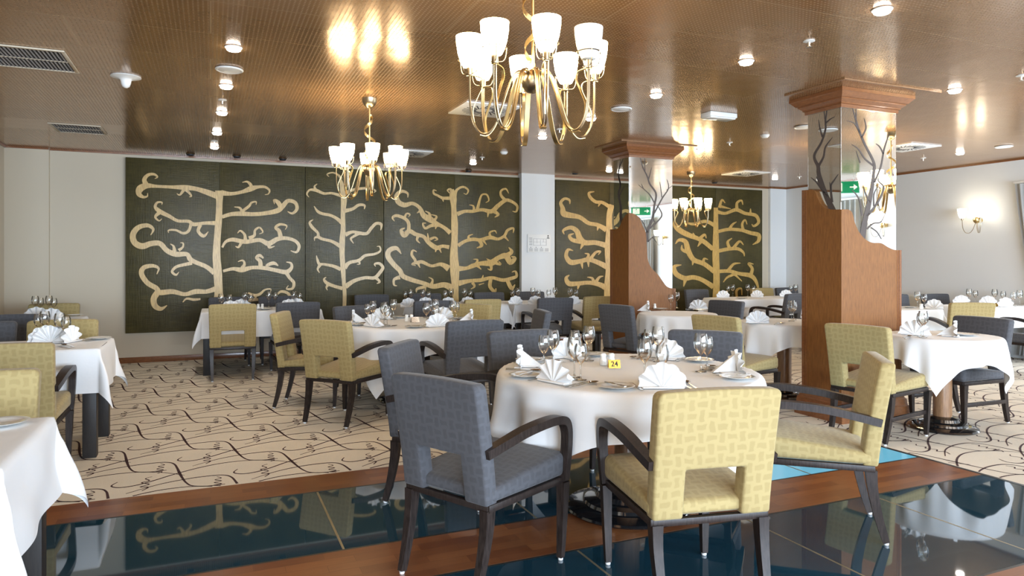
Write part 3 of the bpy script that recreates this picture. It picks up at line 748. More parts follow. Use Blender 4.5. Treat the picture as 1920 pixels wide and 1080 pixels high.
# ------------------------------------------------------------------ chandeliers
def shade_prof(s=1.0):
    return [(0.018,0),(0.030,0.004),(0.043,0.03),(0.053,0.065),(0.059,0.105),(0.061,0.138),(0.058,0.138),(0.055,0.105),(0.049,0.065),(0.039,0.033),(0.026,0.008)]
ARM = [(0.03,0.03),(0.06,0.045),(0.09,0.02),(0.12,-0.05),(0.145,-0.13),(0.172,-0.20),(0.205,-0.238),(0.24,-0.236),(0.268,-0.19),(0.282,-0.12),(0.285,-0.04),(0.285,0.015)]
me_armtube = None
def build_chandelier():
    t = empty('chandelier')
    m = MB(); m.lathe([(0.001,-0.005),(0.02,0.0),(0.045,0.02),(0.062,0.05),(0.066,0.085),(0.001,0.085)], 24, (0,0,0.545)); m.build('canopy', MAT['lampbronze'], t)
    MB().lathe([(0.007,0.03),(0.007,0.56)], 10).build('rod', MAT['lampbrass'], t)
    pts = []; 
    for i in range(61):
        q = i/60; a = q*2*pi*2.1; r = 0.008+0.042*sin(pi*q)**0.8; pts.append((r*cos(a), r*sin(a), 0.05+0.44*q))
    MB().sweep(pts, 0.022, 0.003, side=(0,0,1)).build('twisted_ribbon', MAT['lampbrass'], t)
    MB().lathe([(0.001,-0.055),(0.028,-0.048),(0.047,-0.028),(0.055,0.0),(0.047,0.028),(0.022,0.05),(0.008,0.055)], 24).build('hub', MAT['lampbronze'], t)
    sp = smoothpath(ARM, 4)
    for k in range(8):
        a = 2*pi*(k+0.5)/8; rot = Matrix.Rotation(a, 4, 'Z')
        m = MB()
        for off in (-0.0065, 0.0065): m.sweep([(r, off, z) for r, z in sp], 0.008, 0.008, side=(0,1,0), rnd=6)
        m.move(rot); arm = m.build('arm', MAT['lampbronze'], t)
        rb = smoothpath([(0.045,0.045),(0.085,0.03),(0.118,-0.05),(0.145,-0.135),(0.172,-0.205),(0.205,-0.244),(0.24,-0.242)], 4)
        m = MB(); m.sweep([(r, 0, z-0.006) for r, z in rb], 0.022, 0.003, side=(0,1,0))
        rb = smoothpath([(0.30,0.01),(0.27,0.014),(0.232,0.004),(0.226,-0.03),(0.248,-0.08),(0.27,-0.14),(0.262,-0.20)], 4)
        m.sweep([(r, 0, z) for r, z in rb], 0.014, 0.003, side=(0,1,0))
        m.move(rot).build('ribbon', MAT['lampbrass'], arm)
        m = MB(); m.lathe([(0.001,0.07),(0.015,0.075),(0.015,0.112),(0.009,0.115),(0.001,0.115)], 14, (0.285,0,-0.06))
        for q in range(4):
            b2 = q*pi/2+pi/4
            m.sweep([(0.285+rr*cos(b2), rr*sin(b2), z-0.06) for rr, z in smoothpath([(0.012,0.082),(0.035,0.085),(0.047,0.105),(0.0515,0.142)], 3)], 0.004, 0.004, rnd=4)
        m.lathe([(0.0505,0.140),(0.0525,0.142),(0.0505,0.144)], 20, (0.285,0,-0.06))
        m.move(rot).build('lamp_holder', MAT['lampbronze'], arm)
        MB().lathe(shade_prof(), 24, (0.285,0,0.048)).move(rot).build('glass_shade', MAT['shade_lit'], arm)
    return t
ch0 = build_chandelier()
def place_chandelier(src, x, y, label, off=None, rz=0.0):
    o = src if src is ch0 and not ch0.get('label') else clone(src)
    o.location = (x, y, H-0.631); o.rotation_euler = (0, 0, rz); tag(o, label, 'chandelier', 'eight-armed brass chandeliers')
    arms = [c_ for c_ in o.children if c_.name.startswith('arm')]
    for i, a in enumerate(arms):
        for s in a.children:
            if s.name.startswith('glass_shade'):
                s.data = me_off if off == i else me_on[i]
                if off == i: s.data = me_offs[i]
    return o
arms0 = [c_ for c_ in ch0.children if c_.name.startswith('arm')]
me_on = [[s for s in a.children if s.name.startswith('glass_shade')][0].data for a in arms0]
me_offs = []
for m0 in me_on:
    m1 = m0.copy(); m1.materials.clear(); m1.materials.append(MAT['shade_off']); me_offs.append(m1)
me_off = me_offs[0]
CH = []
first = True
for (x, y, lab, off, rz) in ((1.327, 2.84, 'large brass chandelier nearest the camera, one shade unlit, above numbered table', 6, 0.15),
        (1.285, 6.15, 'brass chandelier hanging in front of the narrow tree panel', 0, 0.28),
        (7.05, 9.12, 'distant brass chandelier hanging right of the farther pillar', None, 0.1),
        (6.94, 3.1, 'brass chandelier right of the nearest pillar, seen in its mirror', None, 0.2),
        (7.0, 6.1, 'brass chandelier hidden behind the nearest pillar, its glow on the ceiling', None, 0.0)):
    CH.append(place_chandelier(ch0, x, y, lab, off, rz))
# ------------------------------------------------------------------ wall sconces
def build_sconce():
    t = empty('wall_sconce')       # local: wall behind at x=+0.09, facing -X
    MB().lathe([(0.001,-0.045),(0.025,-0.04),(0.042,-0.018),(0.047,0.0),(0.042,0.018),(0.025,0.04),(0.001,0.045)], 20).move(Matrix.Translation((0,0,0))).build('hub', MAT['lampbrass'], t)
    MB().sweep([(0.03,0,0),(0.088,0,0)], 0.07, 0.07, rnd=16).build('wall_mount', MAT['lampbrass'], t)
    for s in (-1, 1):
        sp = smoothpath([(0.0,0.0),(-0.02,-0.06),(-0.05,-0.14),(-0.09,-0.185),(-0.14,-0.175),(-0.17,-0.11),(-0.178,-0.03),(-0.178,0.01)], 4)
        rot = Matrix.Rotation(s*R(48), 4, 'Z')
        m = MB()
        for off in (-0.006, 0.006): m.sweep([(r, off, z) for r, z in sp], 0.007, 0.007, side=(0,1,0), rnd=6)
        arm = m.move(rot).build('arm', MAT['lampbronze'], t)
        m = MB(); m.lathe([(0.001,0.0),(0.015,0.005),(0.015,0.04),(0.001,0.042)], 12, (-0.178,0,0)); m.move(rot).build('lamp_holder', MAT['lampbronze'], arm)
        MB().lathe(shade_prof(), 20, (-0.178,0,0.035)).move(rot).build('glass_shade', MAT['sconce_lit'], arm)
    return t
sc0 = build_sconce()
P = onx(1831, 413, X1-0.09); sc0.location = P; tag(sc0, 'two-shade brass wall light on the white right wall near the curtain', 'wall light', 'two-armed wall lights')
s2 = clone(sc0); s2.location = (X1-0.09, 0.33, P.z); tag(s2, 'two-shade brass wall light reflected in the nearest pillar mirror', 'wall light', 'two-armed wall lights')
# ------------------------------------------------------------------ curtains on the right wall
def curtain(y_edge, sgn, label, tie):
    t = empty('curtain', (X1-0.06, y_edge, 0)); tag(t, label, 'curtain', 'grey curtains at the right wall')
    m = MB(); nz, ny = 40, 90; vs = []; fs = []
    for i in range(nz+1):
        z = 0.05+2.37*i/nz
        q = max(0.0, 1-abs(z-1.0)/1.45)**1.3 if tie else 0
        w_ = 0.95*(1-0.72*q); sh = 0.22*q
        for k in range(ny+1):
            s = k/ny; vs.append((-0.035+0.028*sin(s*2*pi*9)*(1-0.3*q)-0.02*q, sgn*(-(sh+w_*s)), z))
    for i in range(nz):
        for k in range(ny): a = i*(ny+1)+k; fs.append((a, a+1, a+ny+2, a+ny+1))
    m.add(vs, fs); o = m.build('fabric', MAT['curtain'], t, smooth=80)
    MB().cbox(-0.075, 0.005, min(0, -sgn*1.0), max(0, -sgn*1.0), 2.425, 2.455, 0.003).build('rail', MAT['white'], t)
    if tie: MB().sweep([(-0.09, -sgn*0.24, 1.02), (-0.02, -sgn*0.18, 1.05), (0.05, -sgn*0.17, 1.05)], 0.012, 0.012, rnd=8).build('holdback', MAT['ink'], t)
yc_ = onx(1906, 400, X1-0.06).y
curtain(yc_, 1, 'grey curtain gathered by a holdback at the right edge of the picture', True)
curtain(-0.10, 1, 'grey curtain behind the camera, reflected in the nearest pillar mirror', False)
# exit sign, seen in the pillar mirror
t = empty('exit_sign', (9.9, -0.12, 2.51)); tag(t, 'green exit sign with white arrow, seen in the nearest pillar mirror', 'sign'); t.rotation_euler = (0, 0, R(38))
MB().cbox(-0.24, 0.24, -0.02, 0.0, 0, 0.2, 0.004).build('sign_plate', MAT['green'], t)
FL = Matrix.Scale(-1, 4, Vector((1,0,0)))
m = MB(); m.box(-0.2, -0.09, 0.0005, 0.002, 0.09, 0.11); m.add([(-0.21,0.002,0.1),(-0.15,0.002,0.15),(-0.15,0.002,0.05)], [(0,1,2)])
m.box(0.03, 0.2, 0.0005, 0.0015, 0.03, 0.17); m.move(FL).build('arrow', MAT['signwhite'], t, smooth=0)
m = MB(); m.lathe([(0.0001,0),(0.014,0),(0.014,0.001),(0.0001,0.001)], 12); m.v = [(0.11+a, 0.0025+c_, 0.145+b_) for a, b_, c_ in m.v]
m.sweep([(0.12,0.003,0.125),(0.105,0.003,0.09)], 0.02, 0.002); m.sweep([(0.105,0.003,0.09),(0.13,0.003,0.065),(0.15,0.003,0.05)], 0.011, 0.002); m.sweep([(0.105,0.003,0.09),(0.085,0.003,0.07),(0.08,0.003,0.04)], 0.011, 0.002)
m.move(FL).build('running_figure', MAT['green'], t, smooth=0)
MB().sweep([(-0.15,-0.01,0.2),(-0.15,-0.01,0.265)], 0.008, 0.008, rnd=8).sweep([(0.15,-0.01,0.2),(0.15,-0.01,0.265)], 0.008, 0.008, rnd=8).build('hanger', MAT['white'], t)
# ------------------------------------------------------------------ ceiling fittings
def ceil(px, py): p = onz(px, py, H); return p.x, p.y
def dl_proto(lit):
    t = empty('downlight')
    MB().lathe([(0.044,-0.001),(0.054,-0.001),(0.057,-0.004),(0.054,-0.008),(0.045,-0.009)], 24).build('rim', MAT['white' if lit else 'lampbronze'], t)
    MB().lathe([(0.0005,-0.028),(0.036,-0.027),(0.044,-0.022),(0.0455,-0.001)], 20).build('lens', MAT['down_lit' if lit else 'dark'], t)
    return t
dl_on = dl_proto(True); dl_off = dl_proto(False)
LIT = [((438,88),'downlight top left, nearest in the left row, in front of the round speaker'),((424,160),'downlight second in the left row, just behind the round speaker'),
 ((416,210),'downlight third in the left row, between two sprinklers'),((407,248),'downlight fourth in the left row'),((402,275),'downlight fifth in the left row, nearest the left tree panel'),
 ((1654,17),'downlight at the top edge, right part of ceiling'),((1399,114),'downlight in front of the box luminaire, left of the near sprinkler'),((1230,177),'downlight just right of the large chandelier'),
 ((1108,221),'downlight below right arms of the large chandelier'),((1017,256),'downlight below the large chandelier hub'),((887,305),'downlight near back wall above the thick-trunked tree panel'),
 ((1790,168),'downlight right of the nearest pillar capital'),((1453,334),'downlight at the far right corner of the back wall'),((1800,286),'downlight above the right wall, left of its round speaker'),
 ((1142,319),'downlight just left of the farther pillar mirror'),((1313,280),'downlight just right of the farther pillar capital')]
for i, ((px, py), lab) in enumerate(LIT):
    o = dl_on if i == 0 else clone(dl_on); x, y = ceil(px, py); o.location = (x, y, H); tag(o, 'round lit '+lab, 'downlight', 'lit ceiling downlights')
    l = bpy.data.lights.new('downlight_beam', 'SPOT'); l.energy = 22; l.color = (1.0, 0.9, 0.78); l.spot_size = R(115); l.spot_blend = 0.9; l.shadow_soft_size = 0.035
    lo_ = bpy.data.objects.new('downlight_beam', l); COL.objects.link(lo_); lo_.location = (x, y, H-0.035)
OFF = [((357,288),'first from the left'),((444,292),'second from the left'),((530,297),'third from the left, above the left tree panel'),((862,325),'above the thick-trunked tree panel'),((1078,324),'left of the farther pillar'),((1340,341),'above the rightmost tree panel')]
for i, ((px, py), lab) in enumerate(OFF):
    o = dl_off if i == 0 else clone(dl_off); x, y = ceil(px, py); y = min(y, 10.35); o.location = (x, y, H); tag(o, 'small unlit downlight near back wall, '+lab, 'downlight', 'unlit ceiling downlights')
sp0 = empty('ceiling_speaker')
MB().lathe([(0.085,-0.001),(0.098,-0.004),(0.100,-0.010),(0.090,-0.016),(0.078,-0.012)], 32).build('rim', MAT['white'], sp0)
MB().lathe([(0.0005,-0.018),(0.05,-0.017),(0.078,-0.012)], 28).build('grille', MAT['white'], sp0)
for i, ((px, py), lab) in enumerate([((430,129),'round white ceiling speaker in the left row of downlights'),((1165,203),'round white ceiling speaker right of the large chandelier'),((1507,237),'round white ceiling speaker left of the nearest pillar mirror'),((1882,274),'round ceiling speaker above the right wall')]):
    o = sp0 if i == 0 else clone(sp0); x, y = ceil(px, py); o.location = (x, y, H); tag(o, lab, 'speaker', 'round ceiling speakers')
sk0 = empty('sprinkler')
MB().lathe([(0.0005,-0.001),(0.035,-0.001),(0.037,-0.006),(0.012,-0.012),(0.0005,-0.012)], 20).build('collar', MAT['white'], sk0)
MB().lathe([(0.0005,-0.012),(0.009,-0.013),(0.006,-0.035),(0.018,-0.04),(0.018,-0.043),(0.0005,-0.043)], 14).build('nozzle', MAT['steel'], sk0)
for i, ((px, py), lab) in enumerate([((417,187),'in the left row of downlights'),((1517,76),'nearest, in front of the nearest pillar capital'),((402,264),'in the left row, close to the back wall'),((1049,242),'right of the large chandelier arms'),((904,295),'near the back wall above the thick-trunked tree'),((1368,267),'right of the farther pillar'),((1731,296),'right of the nearest pillar mirror'),((1915,141),'at the right edge of the picture'),((1499,331),'near the far right corner')]):
    o = sk0 if i == 0 else clone(sk0); x, y = ceil(px, py); o.location = (x, y, H); tag(o, 'small ceiling sprinkler head '+lab, 'sprinkler', 'ceiling sprinklers')
sd0 = empty('smoke_detector'); MB().lathe([(0.0005,-0.035),(0.03,-0.033),(0.042,-0.02),(0.05,-0.008),(0.05,-0.001)], 20).build('housing', MAT['white'], sd0)
for i, ((px, py), lab) in enumerate([((945,285),'small white smoke detector near back wall, left of the white pier'),((1434,253),'small white smoke detector left of the nearest pillar mirror')]):
    o = sd0 if i == 0 else clone(sd0); x, y = ceil(px, py); o.location = (x, y, H); tag(o, lab, 'smoke detector', 'smoke detectors')
x, y = ceil(236, 143); t = empty('ceiling_antenna', (x, y, H)); tag(t, 'white trumpet-shaped antenna dome hanging top left on the ceiling', 'antenna')
MB().lathe([(0.105,-0.001),(0.108,-0.008),(0.085,-0.016),(0.05,-0.022),(0.038,-0.035),(0.034,-0.06),(0.026,-0.08),(0.012,-0.09),(0.0005,-0.092)], 32).build('housing', MAT['white'], t)
# dark return-air grilles
def grille(px, py, sx, sy, n, label):
    x, y = ceil(px, py); t = empty('air_grille', (x, y, H)); tag(t, label, 'air vent', 'dark ceiling grilles')
    m = MB(); b_ = 0.025
    m.cbox(-sx, sx, -sy, -sy+b_, -0.012, -0.001); m.cbox(-sx, sx, sy-b_, sy, -0.012, -0.001); m.cbox(-sx, -sx+b_, -sy+b_, sy-b_, -0.012, -0.001); m.cbox(sx-b_, sx, -sy+b_, sy-b_, -0.012, -0.001)
    m.cbox(-sx+b_, sx-b_, -0.006, 0.006, -0.010, -0.001); m.build('frame', MAT['wall'], t)
    MB().box(-sx+b_, sx-b_, -sy+b_, sy-b_, -0.003, -0.001).build('backing', MAT['dark'], t)
    for k in range(n):
        a = -sx+b_+(2*sx-2*b_)*(k+0.5)/n
        if k == 0: s0 = MB().sweep([(0, -sy+b_, -0.007), (0, sy-b_, -0.007)], 0.010, 0.0022, side=(0.8, 0, 0.6)).build('louvre', MAT['greyink'], t, smooth=0); s0.location.x = a
        else: s1 = s0.copy(); COL.objects.link(s1); s1.parent = t; s1.location.x = a
grille(52, 108, 0.27, 0.3, 20, 'dark louvred air grille at the upper left, larger and nearer one')
grille(148, 241, 0.24, 0.27, 16, 'dark louvred air grille at the left, smaller one near back wall')
def diffuser(px, py, label):
    x, y = ceil(px, py); t = empty('air_diffuser', (x, y, H)); tag(t, label, 'air vent', 'white square air diffusers'); s = 0.27
    m = MB(); m.cbox(-s, s, -s, s, -0.012, -0.001); m.build('plate', MAT['white'], t)
    for k in range(24):
        a = 2*pi*k/24; q = MB().sweep([(0.08*cos(a), 0.08*sin(a), -0.0125), (0.21*cos(a+0.35), 0.21*sin(a+0.35), -0.0125)], 0.012, 0.002, side=(-sin(a), cos(a), 0))
        q.build('slot', MAT['dark'], t, smooth=0)
diffuser(908, 205, 'white square swirl diffuser behind the large chandelier arms'); diffuser(765, 287, 'square air diffuser right of the middle chandelier shades')
diffuser(1398, 325, 'white square swirl diffuser above the rightmost tree panel'); diffuser(1700, 276, 'white square swirl diffuser just right of the nearest pillar mirror')
x, y = ceil(1348, 213); t = empty('box_luminaire', (x, y, H)); tag(t, 'rectangular white emergency light box on ceiling between the pillars', 'emergency light'); t.rotation_euler = (0,0,R(0))
MB().cbox(-0.16, 0.16, -0.075, 0.075, -0.045, -0.001, 0.004).build('housing', MAT['white'], t); MB().cbox(-0.15, 0.15, -0.065, 0.065, -0.058, -0.0455, 0.004).build('diffuser_cover', MAT['china'], t)
# ------------------------------------------------------------------ chairs
def backrest_mesh(mat):
    bm = bmesh.new()
    xs = [-.243,-.18,-.12,-.06,0,.06,.12,.18,.243]; zs = [.372,.43,.49,.562,.615,.68,.76,.83,.862]
    V = {}
    def vx(i, j):
        if (i, j) not in V: V[(i, j)] = bm.verts.new((xs[i], 0, zs[j]))
        return V[(i, j)]
    for i in range(8):
        for j in range(8):
            if 2 <= i < 6 and j < 3: continue
            bm.faces.new((vx(i, j), vx(i+1, j), vx(i+1, j+1), vx(i, j+1)))
    ext = bmesh.ops.extrude_face_region(bm, geom=list(bm.faces))
    bmesh.ops.translate(bm, verts=[g for g in ext['geom'] if isinstance(g, bmesh.types.BMVert)], vec=(0, 0.068, 0))
    bmesh.ops.recalc_face_normals(bm, faces=bm.faces)
    corner = [e for e in bm.edges if len(e.link_faces) == 2 and e.calc_face_angle() > 1.2 and abs(e.verts[0].co.y-e.verts[1].co.y) > .05 and e.verts[0].co.z > .85]
    bmesh.ops.bevel(bm, geom=corner, offset=0.026, segments=4, profile=0.5, affect='EDGES')
    sharp = [e for e in bm.edges if len(e.link_faces) == 2 and e.calc_face_angle() > 0.9]
    bmesh.ops.bevel(bm, geom=sharp, offset=0.012, segments=3, profile=0.5, affect='EDGES')
    me = bpy.data.meshes.new('backrest'); bm.to_mesh(me); bm.free()
    finish(me, mat, 45, True)
    for v in me.vertices:
        x, y, z = v.co; q = (z-.372)/.49
        wf = 1+0.03*q                                        # slightly wider at the top
        v.co = (x*wf, y-.275-.07*q**1.3-0.10*x*x*q-0.012*(1-(x/.25)**2)*sin(pi*min(1, q))*(1 if y < .034 else 0), z+0.006*(1-(x/.25)**2)*q)
    me.update(); return me
def leg_path(sx, rear):
    if rear: return [(sx*.212, -.312, 0.012), (sx*.216, -.278, .13), (sx*.22, -.252, .26), (sx*.22, -.245, .352)]
    return [(sx*.232, .236, 0.012), (sx*.235, .243, .18), (sx*.238, .247, .352)]
def build_chair(kind, colour):
    arms = kind == 'arm'
    t = empty('dining_armchair' if arms else 'dining_chair')
    F = MAT[colour]; Wd = MAT['chairwood']
    link('backrest', backrest_mesh(F), t)
    m = MB(); m.rbox(0, 0.005, .432, .247, .262, .056, .03, 3, crown=0.014); m.v = [(x_, y_, z_-(0.16*(.27-y_)**1.0*max(0, (z_-.385)/.1) if z_ > .385 else 0)*.62) for x_, y_, z_ in m.v]; m.build('seat', F, t, smooth=50, uv=True)
    m = MB(); m.cbox(-.235, .235, .225, .255, .345, .378); m.cbox(-.235, .235, -.262, -.235, .345, .372); m.cbox(-.245, -.22, -.26, .25, .346, .376); m.cbox(.22, .245, -.26, .25, .346, .376)
    m.build('seat_frame', Wd, t)
    for sx in (-1, 1):
        for rear in (0, 1):
            pth = smoothpath(leg_path(sx, rear), 4); n = len(pth); ws = [0.026+0.018*(i/(n-1)) for i in range(n)]
            lg = MB().sweep(pth, ws, [w_*(1.15 if rear else 1.0) for w_ in ws], side=(1, 0, 0)).build('leg', Wd, t)
            x, y, _ = leg_path(sx, rear)[0]; MB().lathe([(0.0005, 0.0005), (0.011, 0.0005), (0.012, 0.012)], 10, (x, y, 0)).build('glide', MAT['glide'], lg)
        if arms:
            pth = smoothpath([(sx*.245, -.285, .583), (sx*.25, -.18, .607), (sx*.252, -.06, .63), (sx*.254, .06, .643), (sx*.255, .16, .645), (sx*.255, .225, .63), (sx*.254, .252, .585), (sx*.252, .256, .52), (sx*.247, .252, .44), (sx*.24, .248, .36)], 4)
            n = len(pth); ws = [0.040+0.012*sin(pi*min(1, i/(n*0.7))) for i in range(n)]
            MB().sweep(pth, ws, [0.036]*n, side=(1, 0, 0)).build('armrest', Wd, t)
        else:
            MB().cbox(sx*.228-.010, sx*.228+.010, -.262, .238, .17, .202).build('stretcher', Wd, t)
    return t
PROTO = {}
def chair(kind, colour, x, y, face, label, group):
    k = (kind, colour)
    if k not in PROTO: PROTO[k] = o = build_chair(kind, colour)
    else: o = clone(PROTO[k])
    o.location = (x, y, 0); o.rotation_euler = (0, 0, R(face-90)); return tag(o, label, 'chair', group)
# ------------------------------------------------------------------ table cloths
def drape(name, pts_fn, n, mat, parent=None):
    vs = []; fs = []
    for i in range(n+1):
        for j in range(n+1): vs.append(pts_fn(i/n*2-1, j/n*2-1))
    for i in range(n):
        for j in range(n): a = i*(n+1)+j; fs.append((a, a+n+1, a+n+2, a+1))
    m = MB(); m.add(vs, fs); me = m.mesh(name, mat, 70); return link(name, me, parent)
def round_cloth(cx, cy, r, a, rot, z, seed, zmin=0.03):
    rnd = random.Random(seed); ph = [rnd.uniform(0, 6.28) for _ in range(4)]
    def f(u, v):
        x, y = u*a, v*a; rho = hypot(x, y); th = atan2(y, x)
        if rho <= r: return (x, y, 0)
        s = rho-r; fold = sin(th*11+ph[0])+0.6*sin(th*17+ph[1])+0.4*sin(th*7+ph[2])
        bend = min(1, s/0.05); amp = (0.062 if r > .5 else 0.045)*min(1, s/0.28)
        out = 0.018*(1-math.exp(-s/0.02))+0.05*s+amp*fold*0.55
        cornr = max(0, s-(a-r)); out += (0.10 if r > .5 else 0.0)*cornr
        return ((r+out)*cos(th), (r+out)*sin(th), -max(0, s-0.012*(bend))*0.985)
    o = drape('tablecloth', f, 110, MAT['cloth']); o.location = (cx, cy, z); o.rotation_euler = (0, 0, rot); return o
def rect_cloth(cx, cy, hx, hy, over, rot, z, seed):
    rnd = random.Random(seed); ph = [rnd.uniform(0, 6.28) for _ in range(4)]
    def f(u, v):
        x, y = u*(hx+over), v*(hy+over); ox = max(0, abs(x)-hx); oy = max(0, abs(y)-hy); sx = 1 if x > 0 else -1; sy = 1 if y > 0 else -1
        if ox == 0 and oy == 0: return (x, y, 0)
        rho = hypot(ox, oy); al = atan2(oy, ox); s2 = sin(2*al)
        e = 0.010*(1-math.exp(-rho/0.015))+rho*(0.05+0.24*s2*s2*min(1, rho/0.12))
        wv = 0.009*min(1, rho/0.2)*(sin((x+y)*9+ph[0])+0.6*sin((x-y)*15+ph[1])) + 0.02*s2*sin(al*6+ph[2])*rho
        e += wv; zz = -sqrt(max(0, rho*rho-min(rho*0.9, abs(e))**2))
        return (max(-hx, min(hx, x))+sx*e*cos(al), max(-hy, min(hy, y))+sy*e*sin(al), zz)
    o = drape('tablecloth', f, 90, MAT['cloth']); o.location = (cx, cy, z); o.rotation_euler = (0, 0, rot); return o
ZT = 0.752
def round_table(cx, cy, r, br, label, gr='round pedestal tables'):
    t = empty('round_table', (cx, cy, 0)); tag(t, label, 'table', gr)
    MB().lathe([(0.0005, .722), (r-.012, .722), (r-.004, .727), (r-.003, .742), (r-.008, .746), (0.0005, .746)], 48).build('tabletop', MAT['tablewood'], t)
    MB().lathe([(.068, .10), (.068, .70), (.10, .7215)], 28).build('pedestal', MAT['pedestal'], t)
    MB().lathe([(0.0005, 0.0005), (br, 0.0005), (br+.006, .008), (br, .018), (br*.86, .03), (br*.72, .034), (br*.70, .05), (br*.55, .06), (br*.50, .062), (br*.47, .085), (br*.30, .10), (br*.25, .102), (.0005, .102)], 48).build('base', MAT['base'], t)
    return t
def square_table(x0, x1, y0, y1, label, gr='four-legged tables'):
    t = empty('dining_table', ((x0+x1)/2, (y0+y1)/2, 0)); tag(t, label, 'table', gr); hx, hy = (x1-x0)/2, (y1-y0)/2
    MB().cbox(-hx+.002, hx-.002, -hy+.002, hy-.002, .718, .746, .004).build('tabletop', MAT['tablewood'], t)
    MB().cbox(-hx+.03, hx-.03, -hy+.03, -hy+.05, .64, .7175).cbox(-hx+.03, hx-.03, hy-.05, hy-.03, .64, .7175).cbox(-hx+.03, -hx+.05, -hy+.05, hy-.05, .64, .7175).cbox(hx-.05, hx-.03, -hy+.05, hy-.05, .64, .7175).build('apron', MAT['tablewood'], t)
    for sx in (-1, 1):
        for sy in (-1, 1):
            a, b_ = sx*(hx-.06), sy*(hy-.06); MB().cbox(a-.042, a+.042, b_-.042, b_+.042, 0.001, .7178, .003).build('leg', MAT['tablewood'], t)
    return t
# ------------------------------------------------------------------ tableware prototypes
def glass_mesh(s, rb):
    prof = [(0.0005, .0015), (.030, .001), (.031, .003), (.012, .006), (.0045, .012), (.0036, .03), (.0036, .065), (.006, .078), (.018, .088), (rb*.86, .104), (rb, .125), (rb*.97, .145), (rb*.80, .172)]
    return MB().lathe([(r_, z_*s) for r_, z_ in prof], 20).mesh('wine_glass', MAT['glass'], 60)
GL = {'large': glass_mesh(1.2, .038), 'small': glass_mesh(1.06, .033)}
def napkin_mesh(seed):
    rnd = random.Random(seed); n = 6; RR = .112; m = MB(); rings = (0.0, .3, .62, .86, 1.0); vs = []; fs = []; K = 2*n*3
    for q in rings:
        for i in range(K+1):
            a = R(-4)+R(188)*i/K; ph = i/K*n*2*pi; rr = RR*q*(1+.045*cos(ph)*q+rnd.uniform(-.01, .01))
            vs.append((rr*cos(a)*1.02, .015*sin(ph)*q**.8+.006*q, max(0.001, rr*sin(a)*1.0+.006*q)))
    for i in range(len(rings)-1):
        for k in range(K): a = i*(K+1)+k; fs.append((a, a+1, a+K+2, a+K+1))
    m.add(vs, fs)
    # the fold that props it up from behind, and the flat folded foot
    m.add([(-.006, .008, .001), (-.016, .135, .001), (-.006, .012, .097), (.006, .008, .001), (.016, .135, .001), (.006, .012, .097)], [(0, 1, 2), (3, 5, 4), (1, 4, 5, 2), (0, 3, 4, 1)])
    m.rbox(0, .0, .005, .098, .020, .0045, .004, 2)
    m.rbox(-.02, .05, .0035, .055, .05, .003, .0025, 1)
    return m.mesh('napkin', MAT['napkin'], 35)
NAP = [napkin_mesh(k) for k in range(3)]
plate_me = MB().lathe([(0.0005, .003), (.045, .003), (.05, .004), (.062, .009), (.086, .013), (.088, .0145), (.085, .0155), (.062, .0115), (.05, .0065), (.0005, .0055)], 36).mesh('side_plate', MAT['china'], 50)
def knife_mesh(l=.21, s=1.0):
    m = MB(); m.sweep([(0, 0, .003), (0, l*.25, .0035), (0, l*.45, .003)], [.013*s, .011*s, .009*s], [.005, .005, .004], side=(1, 0, 0))
    m.sweep([(0, l*.45, .003), (.001, l*.55, .0028), (.002, l*.8, .0026), (-.002, l*.97, .0024), (-.004, l, .0024)], [.008*s, .017*s, .018*s, .010*s, .002], [.002, .0015, .0015, .0012, .001], side=(1, 0, 0)); return m
def fork_mesh(l=.19):
    m = MB(); m.sweep([(0, 0, .003), (0, l*.2, .003), (0, l*.55, .0045), (0, l*.68, .005)], [.013, .010, .006, .007], [.003, .003, .003, .0025], side=(1, 0, 0))
    m.sweep([(0, l*.66, .005), (0, l*.71, .004), (0, l*.78, .003)], [.008, .021, .022], [.002, .0018, .0018], side=(1, 0, 0))
    for k in range(4): x = -.009+.006*k; m.sweep([(x, l*.775, .003), (x, l*.88, .0035), (x, l, .006)], [.0036, .0034, .002], [.0018, .0018, .001], side=(1, 0, 0))
    return m
def spoon_mesh(l=.19):
    m = MB(); m.sweep([(0, 0, .003), (0, l*.2, .003), (0, l*.6, .005), (0, l*.76, .0045)], [.013, .010, .006, .007], [.003, .003, .003, .0025], side=(1, 0, 0))
    vs = []; fs = []
    for i in range(7):
        for k in range(16):
            a = 2*pi*k/16; q = i/6; vs.append((.021*q*cos(a), l*.88+.032*q*sin(a), .0015+.008*q*q))
    for i in range(6):
        for k in range(16): k2 = (k+1) % 16; fs.append((i*16+k, i*16+k2, (i+1)*16+k2, (i+1)*16+k))
    m.add(vs, fs); return m
KN, FK, SP = knife_mesh().mesh('knife', MAT['steel'], 40), fork_mesh().mesh('fork', MAT['steel'], 40), spoon_mesh().mesh('spoon', MAT['steel'], 60)
BK = knife_mesh(.16, .9).mesh('butter_knife', MAT['steel'], 40)
def item(name, me, x, y, z, rz, label, cat, group):
    o = link(name, me); o.location = (x, y, z); o.rotation_euler = (0, 0, rz); return tag(o, label, cat, group)
NSET = [0]
